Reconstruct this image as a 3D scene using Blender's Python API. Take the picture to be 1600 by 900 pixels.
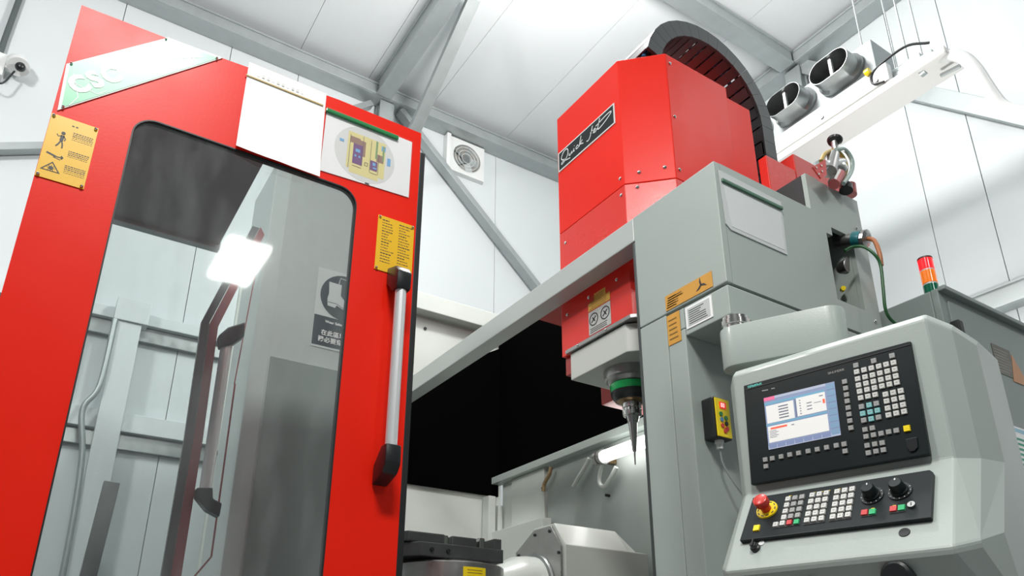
import bpy, bmesh, random
from math import *
from mathutils import Vector, Matrix
random.seed(4)
for o in list(bpy.data.objects): bpy.data.objects.remove(o)
S = bpy.context.scene
COL = S.collection

# ---------------------------------------------------------------- camera
YAW, PIT, ROL = radians(57.2088), radians(21.3717), radians(.2215)
FPX, CYP, CAMZ = 1192.47, 602.82, 0.8
fw = Vector((-sin(YAW)*cos(PIT), cos(YAW)*cos(PIT), sin(PIT)))
rt = Vector((cos(YAW), sin(YAW), 0)); up = rt.cross(fw)
rt2 = cos(ROL)*rt + sin(ROL)*up; up2 = -sin(ROL)*rt + cos(ROL)*up
CAM = Vector((0, 0, CAMZ))
cd = bpy.data.cameras.new('camera'); cam = bpy.data.objects.new('camera', cd); COL.objects.link(cam)
m = Matrix((rt2, up2, -fw)).transposed().to_4x4(); m.translation = CAM; cam.matrix_world = m
cd.sensor_width = 36; cd.lens = FPX/1600*36; cd.shift_y = (CYP-450)/1600
cd.clip_start = .05; cd.clip_end = 100
S.camera = cam

# ---------------------------------------------------------------- world, exposure, lamps
w = bpy.data.worlds.new('world'); S.world = w; w.use_nodes = True
w.node_tree.nodes['Background'].inputs[0].default_value = (.88, .95, 1, 1)
w.node_tree.nodes['Background'].inputs[1].default_value = .105
S.view_settings.view_transform = 'Standard'; S.view_settings.look = 'None'
S.view_settings.gamma = 1; S.view_settings.use_curve_mapping = False
S.view_settings.exposure = 0.25
def area(name, loc, sx, sy, power, color=(1, .98, .95), target=None):
    l = bpy.data.lights.new(name, 'AREA'); l.shape = 'RECTANGLE'; l.size = sx; l.size_y = sy
    l.energy = power; l.color = color
    o = bpy.data.objects.new(name, l); o.location = loc; COL.objects.link(o)
    if target: o.rotation_euler = (Vector(target)-Vector(loc)).to_track_quat('-Z', 'Y').to_euler()
    return o
def point(name, loc, power, r=.2, color=(1, .98, .96)):
    l = bpy.data.lights.new(name, 'POINT'); l.energy = power; l.shadow_soft_size = r; l.color = color
    o = bpy.data.objects.new(name, l); o.location = loc; COL.objects.link(o)
area('ceiling_lamp', (.4, -.15, 4.75), .45, 1.0, 150)
area('ceiling_lamp_rear', (3.3, 1.35, 4.85), .9, .4, 40)
point('high_bay_lamp', (-2.7, 2.3, 5.5), 290, .22)
point('high_bay_lamp_side', (-.1, 4.5, 5.6), 28, .3)
point('added_wall_fill', (-2.0, 4.1, 2.75), 48, .12)  # unseen lamp added behind the machine to brighten the back wall
point('high_bay_lamp_left', (-2.6, -2.0, 4.9), 265, .25)

# ---------------------------------------------------------------- pixel rays (fix a point at its real plane)
def ray(x, y): return rt2*((x-800)/FPX) - up2*((y-CYP)/FPX) + fw
def onx(x, y, X): d = ray(x, y); return CAM + d*(X/d.x)
def ony(x, y, Y): d = ray(x, y); return CAM + d*(Y/d.y)
def onz(x, y, Z): d = ray(x, y); return CAM + d*((Z-CAMZ)/d.z)

# ---------------------------------------------------------------- materials
MATS = {}
def mat(name, col, rough=.5, metal=0., coat=0., emit=0., bump=0., bscale=60, var=0., vscale=4, trans=0, alpha=1, spec=.5):
    if name in MATS: return MATS[name]
    ma = bpy.data.materials.new(name); ma.use_nodes = True; nt = ma.node_tree; b = nt.nodes['Principled BSDF']
    c = (*col, 1) if len(col) == 3 else col
    b.inputs['Base Color'].default_value = c; b.inputs['Roughness'].default_value = rough
    b.inputs['Metallic'].default_value = metal; b.inputs['Coat Weight'].default_value = coat
    b.inputs['Coat Roughness'].default_value = .08
    b.inputs['Specular IOR Level'].default_value = spec
    b.inputs['Transmission Weight'].default_value = trans; b.inputs['Alpha'].default_value = alpha
    if emit: b.inputs['Emission Color'].default_value = c; b.inputs['Emission Strength'].default_value = emit
    if bump or var:
        tc = nt.nodes.new('ShaderNodeTexCoord'); n = nt.nodes.new('ShaderNodeTexNoise')
        nt.links.new(tc.outputs['Object'], n.inputs['Vector']); n.inputs['Detail'].default_value = 5
        if var:
            n.inputs['Scale'].default_value = vscale
            r = nt.nodes.new('ShaderNodeMapRange'); r.inputs['To Min'].default_value = 1-var; r.inputs['To Max'].default_value = 1+var*.5
            mx = nt.nodes.new('ShaderNodeVectorMath'); mx.operation = 'SCALE'; mx.inputs[0].default_value = c[:3]
            nt.links.new(n.outputs['Fac'], r.inputs['Value']); nt.links.new(r.outputs[0], mx.inputs['Scale'])
            nt.links.new(mx.outputs[0], b.inputs['Base Color'])
            r2 = nt.nodes.new('ShaderNodeMapRange'); r2.inputs['To Min'].default_value = max(0, rough-.12); r2.inputs['To Max'].default_value = rough+.12
            nt.links.new(n.outputs['Fac'], r2.inputs['Value']); nt.links.new(r2.outputs[0], b.inputs['Roughness'])
        if bump:
            n2 = nt.nodes.new('ShaderNodeTexNoise'); n2.inputs['Scale'].default_value = bscale; n2.inputs['Detail'].default_value = 3
            nt.links.new(tc.outputs['Object'], n2.inputs['Vector'])
            bp = nt.nodes.new('ShaderNodeBump'); bp.inputs['Strength'].default_value = bump; bp.inputs['Distance'].default_value = .002
            nt.links.new(n2.outputs['Fac'], bp.inputs['Height']); nt.links.new(bp.outputs[0], b.inputs['Normal'])
    MATS[name] = ma
    return ma
RED = mat('red_paint', (.85, .016, .004), .36, spec=.22, bump=.05, bscale=140, var=.08, vscale=3)
REDT = mat('red_textured_paint', (.75, .020, .010), .30, coat=.1, bump=.35, bscale=220, var=.05)
GREY = mat('grey_green_paint', (.375, .43, .405), .42, coat=.1, bump=.15, bscale=180, var=.04, vscale=3)
GREYD = mat('grey_panel_paint', (.25, .30, .285), .45, bump=.15, bscale=180, var=.04, vscale=3)
CREAM = mat('pale_enamel', (.60, .64, .60), .35, coat=.15, bump=.1, var=.06, vscale=5)
WALLM = mat('white_panel', (.63, .675, .685), .40, var=.03, vscale=1.2)
SEAM = mat('panel_joint', (.50, .54, .55), .7)
CEILM = mat('ceiling_panel_white', (.70, .73, .74), .38, var=.03, vscale=1.0)
GALV = mat('galvanised_steel', (.42, .46, .46), .45, metal=.55, bump=.1, bscale=40, var=.18, vscale=9)
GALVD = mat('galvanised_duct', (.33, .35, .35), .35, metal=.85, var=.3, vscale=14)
BLACK = mat('black_rubber', (.008, .009, .010), .5)
BLACKP = mat('black_plastic', (.012, .014, .015), .32)
BELLOW = mat('black_curtain', (.0012, .0012, .0012), .9, spec=.02)
PANELK = mat('control_panel_black', (.009, .014, .015), .38, var=.1, spec=.25)
DARKG = mat('dark_plate_steel', (.10, .107, .108), .38, metal=.5, bump=.2, bscale=80, var=.3, vscale=12)
STEEL = mat('polished_steel', (.6, .6, .58), .18, metal=1)
STEELM = mat('machined_steel', (.42, .42, .41), .32, metal=.9, var=.2, vscale=20)
ALU = mat('satin_aluminium', (.72, .74, .75), .34, metal=.35)
BRASS = mat('brown_bearing_ring', (.25, .17, .09), .35, metal=.8)
YEL = mat('yellow_label', (.86, .50, .012), .35, coat=.2)
YELB = mat('yellow_button', (.95, .72, .01), .35)
ORG = mat('orange_label', (.68, .34, .05), .4, var=.15, vscale=25)
WHITE = mat('white_paper', (.92, .93, .93), .5)
WHITEP = mat('white_plastic', (.72, .74, .73), .35)
INK = mat('black_ink', (.03, .035, .04), .5)
INKS = mat('faded_ink', (.30, .17, .03), .5)
GRN = mat('green_plastic', (.02, .22, .07), .3)
GRND = mat('dark_green_plastic', (.03, .12, .07), .35)
KEYW = mat('key_white', (.62, .63, .60), .4)
KEYG = mat('key_grey', (.33, .34, .33), .4)
KEYT = mat('key_teal', (.22, .52, .52), .4)
KEYR = mat('key_red', (.60, .05, .05), .4)
KEYN = mat('key_green', (.03, .45, .17), .4)
KEYI = mat('key_print', (.25, .25, .25), .5)
REDB = mat('red_button_plastic', (.62, .03, .02), .3, coat=.2)
BLUEI = mat('blue_print', (.10, .25, .5), .5)
FLOORM = mat('grey_floor', (.20, .21, .21), .35, var=.1)
PINK = mat('pink_frame_paint', (.33, .10, .11), .35, coat=.2)
CHAIN = mat('cable_chain_plastic', (.035, .042, .046), .42, bump=.1)

def glassmat(name, tint, refl=.05):
    ma = bpy.data.materials.new(name); ma.use_nodes = True; nt = ma.node_tree; nt.nodes.clear()
    out = nt.nodes.new('ShaderNodeOutputMaterial'); t = nt.nodes.new('ShaderNodeBsdfTransparent'); t.inputs[0].default_value = (*tint, 1)
    g = nt.nodes.new('ShaderNodeBsdfGlossy'); g.inputs['Roughness'].default_value = .04; g.inputs[0].default_value = (1, 1, 1, 1)
    d = nt.nodes.new('ShaderNodeBsdfDiffuse'); d.inputs[0].default_value = (.75, .78, .78, 1)
    fr = nt.nodes.new('ShaderNodeFresnel'); fr.inputs[0].default_value = 1.5
    mu = nt.nodes.new('ShaderNodeMath'); mu.operation = 'MULTIPLY'; mu.inputs[1].default_value = 1.6
    mx = nt.nodes.new('ShaderNodeMixShader'); mx2 = nt.nodes.new('ShaderNodeMixShader')
    tc = nt.nodes.new('ShaderNodeTexCoord'); n = nt.nodes.new('ShaderNodeTexNoise'); n.inputs['Scale'].default_value = 7; n.inputs['Detail'].default_value = 8
    mp = nt.nodes.new('ShaderNodeMapping'); mp.inputs['Scale'].default_value = (1, 1.6, .5)
    r = nt.nodes.new('ShaderNodeMapRange'); r.inputs['From Min'].default_value = .45; r.inputs['From Max'].default_value = .85
    r.inputs['To Min'].default_value = .02; r.inputs['To Max'].default_value = .14
    nt.links.new(tc.outputs['Object'], mp.inputs[0]); nt.links.new(mp.outputs[0], n.inputs['Vector']); nt.links.new(n.outputs['Fac'], r.inputs['Value'])
    nt.links.new(r.outputs[0], mx2.inputs[0]); nt.links.new(t.outputs[0], mx2.inputs[1]); nt.links.new(d.outputs[0], mx2.inputs[2])
    nt.links.new(fr.outputs[0], mu.inputs[0]); nt.links.new(mu.outputs[0], mx.inputs[0])
    nt.links.new(mx2.outputs[0], mx.inputs[1]); nt.links.new(g.outputs[0], mx.inputs[2]); nt.links.new(mx.outputs[0], out.inputs[0])
    return ma
GLASS = glassmat('dusty_window_glass', (.90, .94, .93))
GLASS2 = glassmat('inner_window_glass', (.93, .96, .96))
def vinylmat():
    ma = bpy.data.materials.new('clear_vinyl'); ma.use_nodes = True; nt = ma.node_tree; nt.nodes.clear()
    out = nt.nodes.new('ShaderNodeOutputMaterial'); t = nt.nodes.new('ShaderNodeBsdfTransparent')
    g = nt.nodes.new('ShaderNodeBsdfGlossy'); g.inputs['Roughness'].default_value = .12
    mx = nt.nodes.new('ShaderNodeMixShader'); mx.inputs[0].default_value = .05
    nt.links.new(t.outputs[0], mx.inputs[1]); nt.links.new(g.outputs[0], mx.inputs[2]); nt.links.new(mx.outputs[0], out.inputs[0])
    return ma
VINYL = vinylmat()

# ---------------------------------------------------------------- mesh helpers
V = Vector
ORIG = {}
class MB:
    def __init__(s): s.v = []; s.f = []
    def add(s, vs, fs):
        b = len(s.v); s.v += [V(p) for p in vs]; s.f += [tuple(i+b for i in f) for f in fs]; return s
    def box(s, a, b):
        x0, y0, z0 = a; x1, y1, z1 = b
        return s.add([(x0,y0,z0),(x1,y0,z0),(x1,y1,z0),(x0,y1,z0),(x0,y0,z1),(x1,y0,z1),(x1,y1,z1),(x0,y1,z1)],
                     [(0,3,2,1),(4,5,6,7),(0,1,5,4),(1,2,6,5),(2,3,7,6),(3,0,4,7)])
    def obox(s, c, u, v, n, su, sv, sn):      # centre, axes, full sizes
        c, u, v, n = V(c), V(u)*su/2, V(v)*sv/2, V(n)*sn/2
        return s.add([c-u-v-n, c+u-v-n, c+u+v-n, c-u+v-n, c-u-v+n, c+u-v+n, c+u+v+n, c-u+v+n],
                     [(0,3,2,1),(4,5,6,7),(0,1,5,4),(1,2,6,5),(2,3,7,6),(3,0,4,7)])
    def bar(s, p, q, w, h, upv=(0, 0, 1)):
        p, q = V(p), V(q); d = (q-p).normalized(); a = d.cross(V(upv)).normalized(); b = a.cross(d)
        return s.obox((p+q)/2, a, b, d, w, h, (q-p).length)
    def prism(s, pts, vec):
        pts = [V(p) for p in pts]; n = len(pts); vec = V(vec)
        return s.add(pts+[p+vec for p in pts], [tuple(range(n-1, -1, -1)), tuple(range(n, 2*n))]+[(i, (i+1) % n, (i+1) % n+n, i+n) for i in range(n)])
    def ring(s, outer, inner, vec):           # same count loops
        o = [V(p) for p in outer]; i_ = [V(p) for p in inner]; n = len(o); vec = V(vec)
        vs = o+i_+[p+vec for p in o]+[p+vec for p in i_]; f = []
        for k in range(n):
            j = (k+1) % n
            f += [(k, k+n, j+n, j), (k+2*n, j+2*n, j+3*n, k+3*n), (k, j, j+2*n, k+2*n), (k+n, k+3*n, j+3*n, j+n)]
        return s.add(vs, f)
    def lathe(s, p, ax, prof, seg=32, u=None):   # prof: (dist along axis, radius)
        p, ax = V(p), V(ax).normalized(); u = V(u) if u else ax.orthogonal().normalized(); v = ax.cross(u)
        vs = []; f = []; n = len(prof)
        for t, r in prof:
            for k in range(seg):
                a = 2*pi*k/seg; vs.append(p+ax*t+(u*cos(a)+v*sin(a))*r)
        for i in range(n-1):
            for k in range(seg):
                j = (k+1) % seg; f.append((i*seg+k, i*seg+j, (i+1)*seg+j, (i+1)*seg+k))
        f += [tuple(range(seg-1, -1, -1)), tuple((n-1)*seg+k for k in range(seg))]
        return s.add(vs, f)
    def cyl(s, p, q, r, r2=None, seg=24):
        p, q = V(p), V(q); return s.lathe(p, q-p, [(0, r), ((q-p).length, r if r2 is None else r2)], seg)
    def tube(s, pts, r, seg=10, smooth=6, aspect=1.0):
        pts = [V(p) for p in pts]
        if smooth and len(pts) > 2:
            P = [pts[0]*2-pts[1]]+pts+[pts[-1]*2-pts[-2]]; q = []
            for i in range(1, len(P)-2):
                for k in range(smooth):
                    t = k/smooth; a, b, c, d = P[i-1], P[i], P[i+1], P[i+2]
                    q.append(.5*((2*b)+(c-a)*t+(2*a-5*b+4*c-d)*t*t+(3*b-3*c+d-a)*t**3))
            pts = q+[pts[-1]]
        n = len(pts); vs = []; f = []
        d0 = (pts[1]-pts[0]).normalized(); u = d0.orthogonal().normalized()
        for i, p in enumerate(pts):
            d = (pts[min(i+1, n-1)]-pts[max(i-1, 0)]).normalized(); u = (u-d*u.dot(d)).normalized(); v = d.cross(u)
            for k in range(seg):
                a = 2*pi*k/seg; vs.append(p+(u*cos(a)*aspect+v*sin(a))*r)
        for i in range(n-1):
            for k in range(seg):
                j = (k+1) % seg; f.append((i*seg+k, i*seg+j, (i+1)*seg+j, (i+1)*seg+k))
        f += [tuple(range(seg-1, -1, -1)), tuple((n-1)*seg+k for k in range(seg))]
        return s.add(vs, f)
    def build(s, name, material, parent=None, bevel=0, smooth=False, label=None, cat=None, group=None, kind=None, origin=None):
        me = bpy.data.meshes.new(name)
        if parent is not None: og = ORIG[parent.name]
        elif origin is not None: og = V(origin)
        else:
            og = V((sum(p.x for p in s.v)/len(s.v), sum(p.y for p in s.v)/len(s.v), min(p.z for p in s.v)))
            if kind == 'structure': og = V((0, 0, 0))
        me.from_pydata([p-og for p in s.v], [], s.f)
        bm = bmesh.new(); bm.from_mesh(me); bmesh.ops.recalc_face_normals(bm, faces=bm.faces)
        if bevel:
            es = [e for e in bm.edges if len(e.link_faces) == 2 and e.calc_face_angle(0) > .5]
            bmesh.ops.bevel(bm, geom=es, offset=bevel, segments=2, profile=.6, affect='EDGES', clamp_overlap=True)
        bm.to_mesh(me); bm.free()
        if smooth:
            for p in me.polygons: p.use_smooth = True
            me.set_sharp_from_angle(angle=radians(38))
        me.materials.append(material)
        o = bpy.data.objects.new(name, me); COL.objects.link(o)
        if parent is not None: o.parent = parent
        else: o.location = og
        ORIG[o.name] = og
        return tag(o, label, cat, group, kind)
def tag(o, label=None, cat=None, group=None, kind=None):
    for k, x in (('label', label), ('category', cat), ('group', group), ('kind', kind)):
        if x: o[k] = x
    return o
def thing(name, label, cat, loc, group=None, kind=None):
    o = bpy.data.objects.new(name, None); COL.objects.link(o); o.location = loc; o.empty_display_size = .1
    ORIG[o.name] = V(loc)
    return tag(o, label, cat, group, kind)
def copyof(o, parent, loc):                       # share mesh data for alike pieces
    c = o.copy(); COL.objects.link(c); c.parent = parent; c.location = loc; return c
def text(name, s, p, u, v, size, material, parent, depth=.0006, align='CENTER', shear=0, bold=0, label=None, spacing=1):
    cu = bpy.data.curves.new('t', 'FONT'); cu.body = s; cu.size = size; cu.align_x = align; cu.align_y = 'CENTER'
    cu.extrude = depth; cu.shear = shear; cu.offset = bold; cu.resolution_u = 3; cu.space_character = spacing
    to = bpy.data.objects.new('t', cu); COL.objects.link(to)
    bpy.context.view_layer.update()
    me = bpy.data.meshes.new_from_object(to.evaluated_get(bpy.context.evaluated_depsgraph_get()))
    bpy.data.objects.remove(to); u, v = V(u).normalized(), V(v).normalized(); n = u.cross(v)
    mm = Matrix((u, v, n)).transposed().to_4x4(); mm.translation = V(p)-ORIG[parent.name]
    me.transform(mm); me.materials.clear(); me.materials.append(material); me.name = name
    o = bpy.data.objects.new(name, me); COL.objects.link(o); o.parent = parent; ORIG[o.name] = ORIG[parent.name]
    if label: o['label'] = label
    return o
def stroke(mb, pts, wd, n):                        # flat ribbon along a polyline with normal n
    pts = [V(p) for p in pts]; n = V(n)
    L = []; R_ = []
    for i, p in enumerate(pts):
        d = (pts[min(i+1, len(pts)-1)]-pts[max(i-1, 0)]).normalized(); s_ = d.cross(n)*wd/2
        L.append(p+s_); R_.append(p-s_)
    k = len(pts); mb.add(L+R_, [(i, i+1, i+1+k, i+k) for i in range(k-1)])

# ================================================================ SETTING
XW, YN, ZC = -6.0, 5.5, 6.5
floor = MB().box((-7, -4, -.1), (6, 6.5, 0)).build('floor', FLOORM, kind='structure')
# left wall: tall sandwich panels with recessed joints
wl = MB().box((XW-.2, -4, 0), (XW-.03, YN+.2, ZC)).build('wall_left', SEAM, kind='structure')
ys = [-4, -3.2, -2.2, -1.15, -.13, .76, 1.39, 2.5, 3.64, 4.6, YN]
for a, b in zip(ys[:-1], ys[1:]): MB().box((XW-.04, a+.0025, 0), (XW, b-.0025, ZC)).build('wall_panel', WALLM, wl, bevel=.003)
wn = MB().box((XW-.2, YN+.03, 0), (3, YN+.2, ZC)).build('wall_back', SEAM, kind='structure')
xs = [XW, -5.4, -4.4, -3.42, -2.50, -2.08, -1.3, -.4, .5, 1.5, 3]
for a, b in zip(xs[:-1], xs[1:]): MB().box((a+.0025, YN, 0), (b-.0025, YN+.04, ZC)).build('wall_panel', WALLM, wn, bevel=.003)
ce = MB().box((XW-.2, -4, ZC+.03), (3, YN+.2, ZC+.15)).build('ceiling', SEAM, kind='structure')
ys = [-4, -3, -1.9, -.8, .3, 1.35, 2.05, 2.76, 3.7, 4.7, YN]
for a, b in zip(ys[:-1], ys[1:]): MB().box((XW, a+.002, ZC), (3, b-.002, ZC+.035)).build('ceiling_panel', CEILM, ce)

def cbeam(name, p, q, wd, h, label, cat='beam', upv=(0, 0, 1), group=None, lip=True):
    """galvanised profile: web plus two lipped flanges"""
    t = thing(name, label, cat, p, group)
    p, q = V(p), V(q); d = (q-p).normalized(); a = d.cross(V(upv)).normalized(); b = a.cross(d)
    MB().bar(p, q, wd, h, upv).build('web', GALV, t, bevel=.004)
    for s_ in (-1, 1):
        off = b*(h/2-.012)*s_+a*.008*0
        MB().bar(p+off, q+off, wd+.03, .02, upv).build('flange', GALV, t, bevel=.003)
    return t
cbeam('eave_beam', (XW+.1, -4, 6.36), (XW+.1, YN-.02, 6.36), .16, .14, 'long galvanised eave beam along the top of the left white wall')
cbeam('eave_beam', (XW+.25, YN-.1, 6.40), (3, YN-.1, 6.40), .16, .14, 'galvanised eave beam running up to the top right along the back wall')
cbeam('ceiling_beam', (XW+.2, 2.2, 6.38), (2.9, 2.2, 6.38), .13, .2, 'double galvanised ceiling beam rising from the joint above the red door')
cbeam('ceiling_beam', (-3.36, -3.9, 6.38), (-3.36, YN-.22, 6.38), .13, .16, 'pale ceiling beam meeting the corner joint above the oval duct outlets')
# posts
cbeam('wall_post', (XW+.09, 2.26, 0.02), (XW+.09, 2.26, 6.28), .12, .12, 'galvanised wall post under the joint above the red door', 'post', upv=(1, 0, 0))
cbeam('wall_post', (-3.36, YN-.1, 0.02), (-3.36, YN-.1, 6.31), .13, .12, 'galvanised post on the back wall behind the oval duct outlets', 'post', upv=(0, 1, 0))
# braces
a, b = V((-6, 2.40, 5.40)), V((-4.36, 2.40, 6.38))
cb = MB().bar(a, b, .07, .11, (0, 1, 0)).build('diagonal_brace', GALV, bevel=.004, label='flat grey steel brace rising from the red door to the ceiling', cat='brace')
MB().bar((XW+.09, 2.42, 6.28), (XW+.09, 4.25, 4.62), .06, .11, (1, 0, 0)).build('diagonal_brace', GALV, bevel=.004, label='long steel brace running down the left wall below the exhaust fan', cat='brace')
MB().bar((XW+.05, 2.12, 6.25), (XW+.05, 1.4, 5.62), .06, .09, (1, 0, 0)).build('diagonal_brace', GALV, bevel=.004, label='short brace going down left from the joint, just above the hanging papers', cat='brace')
MB().bar((-3.3, YN-.08, 6.34), (-1.55, YN-.08, 4.42), .13, .06, (0, 1, 0)).build('diagonal_brace', GALV, bevel=.004, label='steel brace dropping right on the back wall behind the white hose', cat='brace')
MB().bar(V((XW+.06, -1.1, 4.28)), V((XW+.06, -.42, 4.60)), .06, .08, (1, 0, 0)).build('diagonal_brace', GALV, bevel=.004, label='short pale brace left of the red door frame', cat='brace')
cbeam('wall_girt', (-3.2, YN-.08, 3.31), (2.9, YN-.08, 3.31), .10, .16, 'galvanised girt on the back wall above the grey control cabinet', 'girt')
# girts and post seen through the door window
def girt(z, z2, label):
    t = thing('wall_girt', label, 'girt', (XW+.06, 0, z))
    MB().box((XW, -.9, z), (XW+.10, 2.15, z2)).build('web', WALLM, t, bevel=.004)
    MB().box((XW, -.9, z-.12), (XW+.05, 2.15, z-.002)).build('dark_channel', GALVD, t, bevel=.004)  # galvanised strip under the web, darker than it
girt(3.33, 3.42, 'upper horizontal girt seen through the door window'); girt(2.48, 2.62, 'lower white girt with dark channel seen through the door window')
t = thing('window_post', 'pale vertical post with conduit seen through the door window', 'post', (XW+.15, .38, 0))
MB().box((XW+.11, .30, .02), (XW+.2, .46, 3.28)).build('post_body', WALLM, t, bevel=.004)
MB().box((XW+.10, .27, 3.28), (XW+.22, .50, 3.46)).build('cap_plate', WALLM, t, bevel=.004)
MB().tube([(XW+.22, .3, .02), (XW+.22, .29, 1.5), (XW+.22, .26, 2.2), (XW+.22, .2, 2.55), (XW+.23, .27, 2.75), (XW+.22, .28, 3.27)], .02).build('conduit', GALV, t, smooth=True)
# dark pole seen low through the window
MB().bar((-5.2, .33, .02), (-5.2, .42, 1.95), .09, .05, (1, 0, 0)).build('dark_guide_strip', DARKG, bevel=.004, label='dark upright strip low behind the door window', cat='strip')

# exhaust fan on left wall
c = V((XW, 3.24, 6.06)); hs = .215
t = thing('exhaust_fan', 'square white exhaust fan with round grille high on the left wall', 'fan', c)
def circ(c, r, n, u=(0, 1, 0), v=(0, 0, 1), a0=pi/4): return [V(c)+V(u)*r*cos(a0+2*pi*k/n)+V(v)*r*sin(a0+2*pi*k/n) for k in range(n)]
def sq(c, h, n, u=(0, 1, 0), v=(0, 0, 1), hv=None):
    hv = hv or h; out = []
    for k in range(n):
        a = pi/4+2*pi*k/n; x, y = cos(a), sin(a); m_ = max(abs(x), abs(y)); out.append(V(c)+V(u)*h*x/m_+V(v)*hv*y/m_)
    return out
MB().ring(sq(c, hs, 32), circ(c, hs*.80, 32), (.06, 0, 0)).build('frame', WHITEP, t, bevel=.003)
MB().prism(circ(c+V((-.0, 0, 0)), hs*.8, 32), (.015, 0, 0)).build('back_plate', mat('fan_plate_grey', (.3, .3, .28), .6), t)  # plain grey plate behind the blades
MB().cyl(c+V((.02, 0, 0)), c+V((.045, 0, 0)), .045).build('hub', GALVD, t)
for k in range(5):
    a = 2*pi*k/5; d = V((0, cos(a), sin(a))); e = V((0, -sin(a), cos(a)))
    MB().obox(c+V((.03, 0, 0))+d*.10, d, (e*.9+V((.4, 0, 0))).normalized(), V((1, 0, 0)), .11, .07, .004).build('blade', GALV, t)
g = MB()
for r in (.06, .1, .14, .17): g.ring(circ(c+V((.058, 0, 0)), r+.002, 32), circ(c+V((.058, 0, 0)), r-.002, 32), (.004, 0, 0))
g.build('grille', WHITEP, t)
MB().box((XW, 2.98, 5.85), (XW+.09, 3.03, 6.28)).build('side_rail', WHITEP, t, bevel=.01)

# wall camera and dark conduit at left edge
t = thing('security_camera', 'small white dome security camera with looped lead at the left edge', 'camera', (XW, -.84, 5.2))
MB().box((XW, -.98, 5.08), (XW+.10, -.80, 5.28)).build('junction_box', WHITEP, t, bevel=.008)
MB().lathe((XW+.12, -.72, 5.20), (.5, .2, -.8), [(-.07, .03), (-.06, .07), (0, .08), (.03, .075)], 24).build('housing', WHITEP, t, smooth=True)
MB().lathe((XW+.165, -.70, 5.16), (.6, .35, -.7), [(0, .036), (.02, .032), (.035, .018), (.04, .004)], 24).build('lens_dome', BLACKP, t, smooth=True)
MB().box((XW+.05, -.80, 5.16), (XW+.1, -.7, 5.19)).build('bracket', WHITEP, t, bevel=.004)
MB().tube([(XW+.1, -.88, 5.1), (XW+.14, -.86, 4.99), (XW+.14, -.78, 4.98), (XW+.13, -.73, 5.13)], .007).build('lead', BLACKP, t, smooth=True)
MB().tube([(XW+.04, -.86, 5.28), (XW+.04, -.86, 5.45), (XW+.04, -.84, 6.28)], .022, smooth=0).build('dark_conduit', mat('dark_conduit_grey', (.08, .1, .1), .5), smooth=True, label='dark vertical conduit above the security camera', cat='conduit')

# ================================================================ suspended duct unit
t = thing('ventilation_unit', 'long white suspended ventilation unit with oval duct outlets at top right', 'ventilation unit', (-2.3, 4.1, 4.31))
X0, X1 = -3.9, -1.62
MB().box((X0, 4.06, 4.33), (-1.96, 4.30, 4.77)).build('outlet_box', mat('unit_grey', (.33, .37, .38), .45), t, bevel=.006)
MB().box((-1.955, 4.06, 4.33), (X1, 4.22, 4.40)).build('casing', mat('unit_grey', (.5, .53, .53), .45), t, bevel=.006)
MB().box((X0, 4.0, 4.335), (X1-.25, 4.055, 4.47)).build('front_fascia', WHITEP, t, bevel=.006)
MB().box((X0, 4.0, 4.27), (X1+.09, 4.235, 4.325)).build('diffuser', mat('unit_diffuser', (.8, .79, .77), .4), t, bevel=.01)
for k, xc in enumerate((-2.93, -2.56, -2.19)):
    # stadium loops, mouth pushed out toward -Y
    def stad(xc, y, w_, h_, n=32, zc=4.64):
        out = []
        for j in range(n):
            a = 2*pi*j/n; out.append(V((xc+(w_-h_)*(1 if cos(a) > 0 else -1)+h_*cos(a), y, zc+h_*sin(a))))
        return out
    l0, l1, l2, l3 = stad(xc, 4.06, .165, .105), stad(xc, 4.03, .165, .105), stad(xc, 4.01, .145, .09), stad(xc, 3.90, .145, .09)
    i3, i0 = stad(xc, 3.90, .141, .087), stad(xc, 4.05, .135, .082)
    loops = [l0, l1, l2, l3, i3, i0]; n = 32; mb = MB()
    mb.add([p for l in loops for p in l], [(i*n+j, i*n+(j+1) % n, (i+1)*n+(j+1) % n, (i+1)*n+j) for i in range(5) for j in range(n)])
    cl = mb.build('duct_outlet', GALVD, t, smooth=True)
    MB().prism(i0, (0, .005, 0)).build('duct_dark_sheet', BLACK, cl)  # black sheet stands in for the shade deep in the duct
    MB().box((xc-.010, 3.93, 4.56), (xc+.010, 3.95, 4.72)).build('inner_blade', WHITEP, cl)
for xx in (-2.75, -2.35, -1.95): MB().cyl((xx, 4.002, 4.38), (xx, 3.99, 4.38), .014).build('screw', GALVD, t)
MB().tube([(-1.62, 4.05, 4.44), (-1.75, 4.02, 4.50), (-1.95, 4.0, 4.46), (-1.97, 3.99, 4.37), (-1.9, 3.99, 4.33)], .008).build('black_lead', BLACKP, t, smooth=True)
MB().cyl((-2.0, 3.985, 4.47), (-1.97, 3.985, 4.47), .022).build('yellow_tag', YELB, t)
MB().box((-1.93, 4.08, 4.402), (-1.7, 4.2, 4.45)).build('cross_plate', GALV, t, bevel=.004)
for k, (xx, yy, wl_) in enumerate(((-2.03, 4.08, 'leftmost hanging wire, next to the larger oval duct outlet'), (-1.9, 4.2, 'second hanging wire from the left above the ventilation unit'), (-1.78, 4.1, 'third hanging wire from the left above the ventilation unit'), (-1.72, 4.16, 'rightmost hanging wire, nearest the white flexible hose'))):
    MB().tube([(xx, yy, 4.78 if k == 0 or k == 1 and 0 else 4.45), (xx, yy, ZC)], .006, 6, 0).build('hanging_wire', GALV, group='wires of the ventilation unit', label=wl_, cat='wire')
pts = [ony(x_, y_, 4.06) for x_, y_ in ((1436, 112), (1458, 95), (1484, 86), (1508, 92), (1526, 110), (1541, 133), (1556, 155), (1570, 168), (1600, 176), (1640, 186))]
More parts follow.
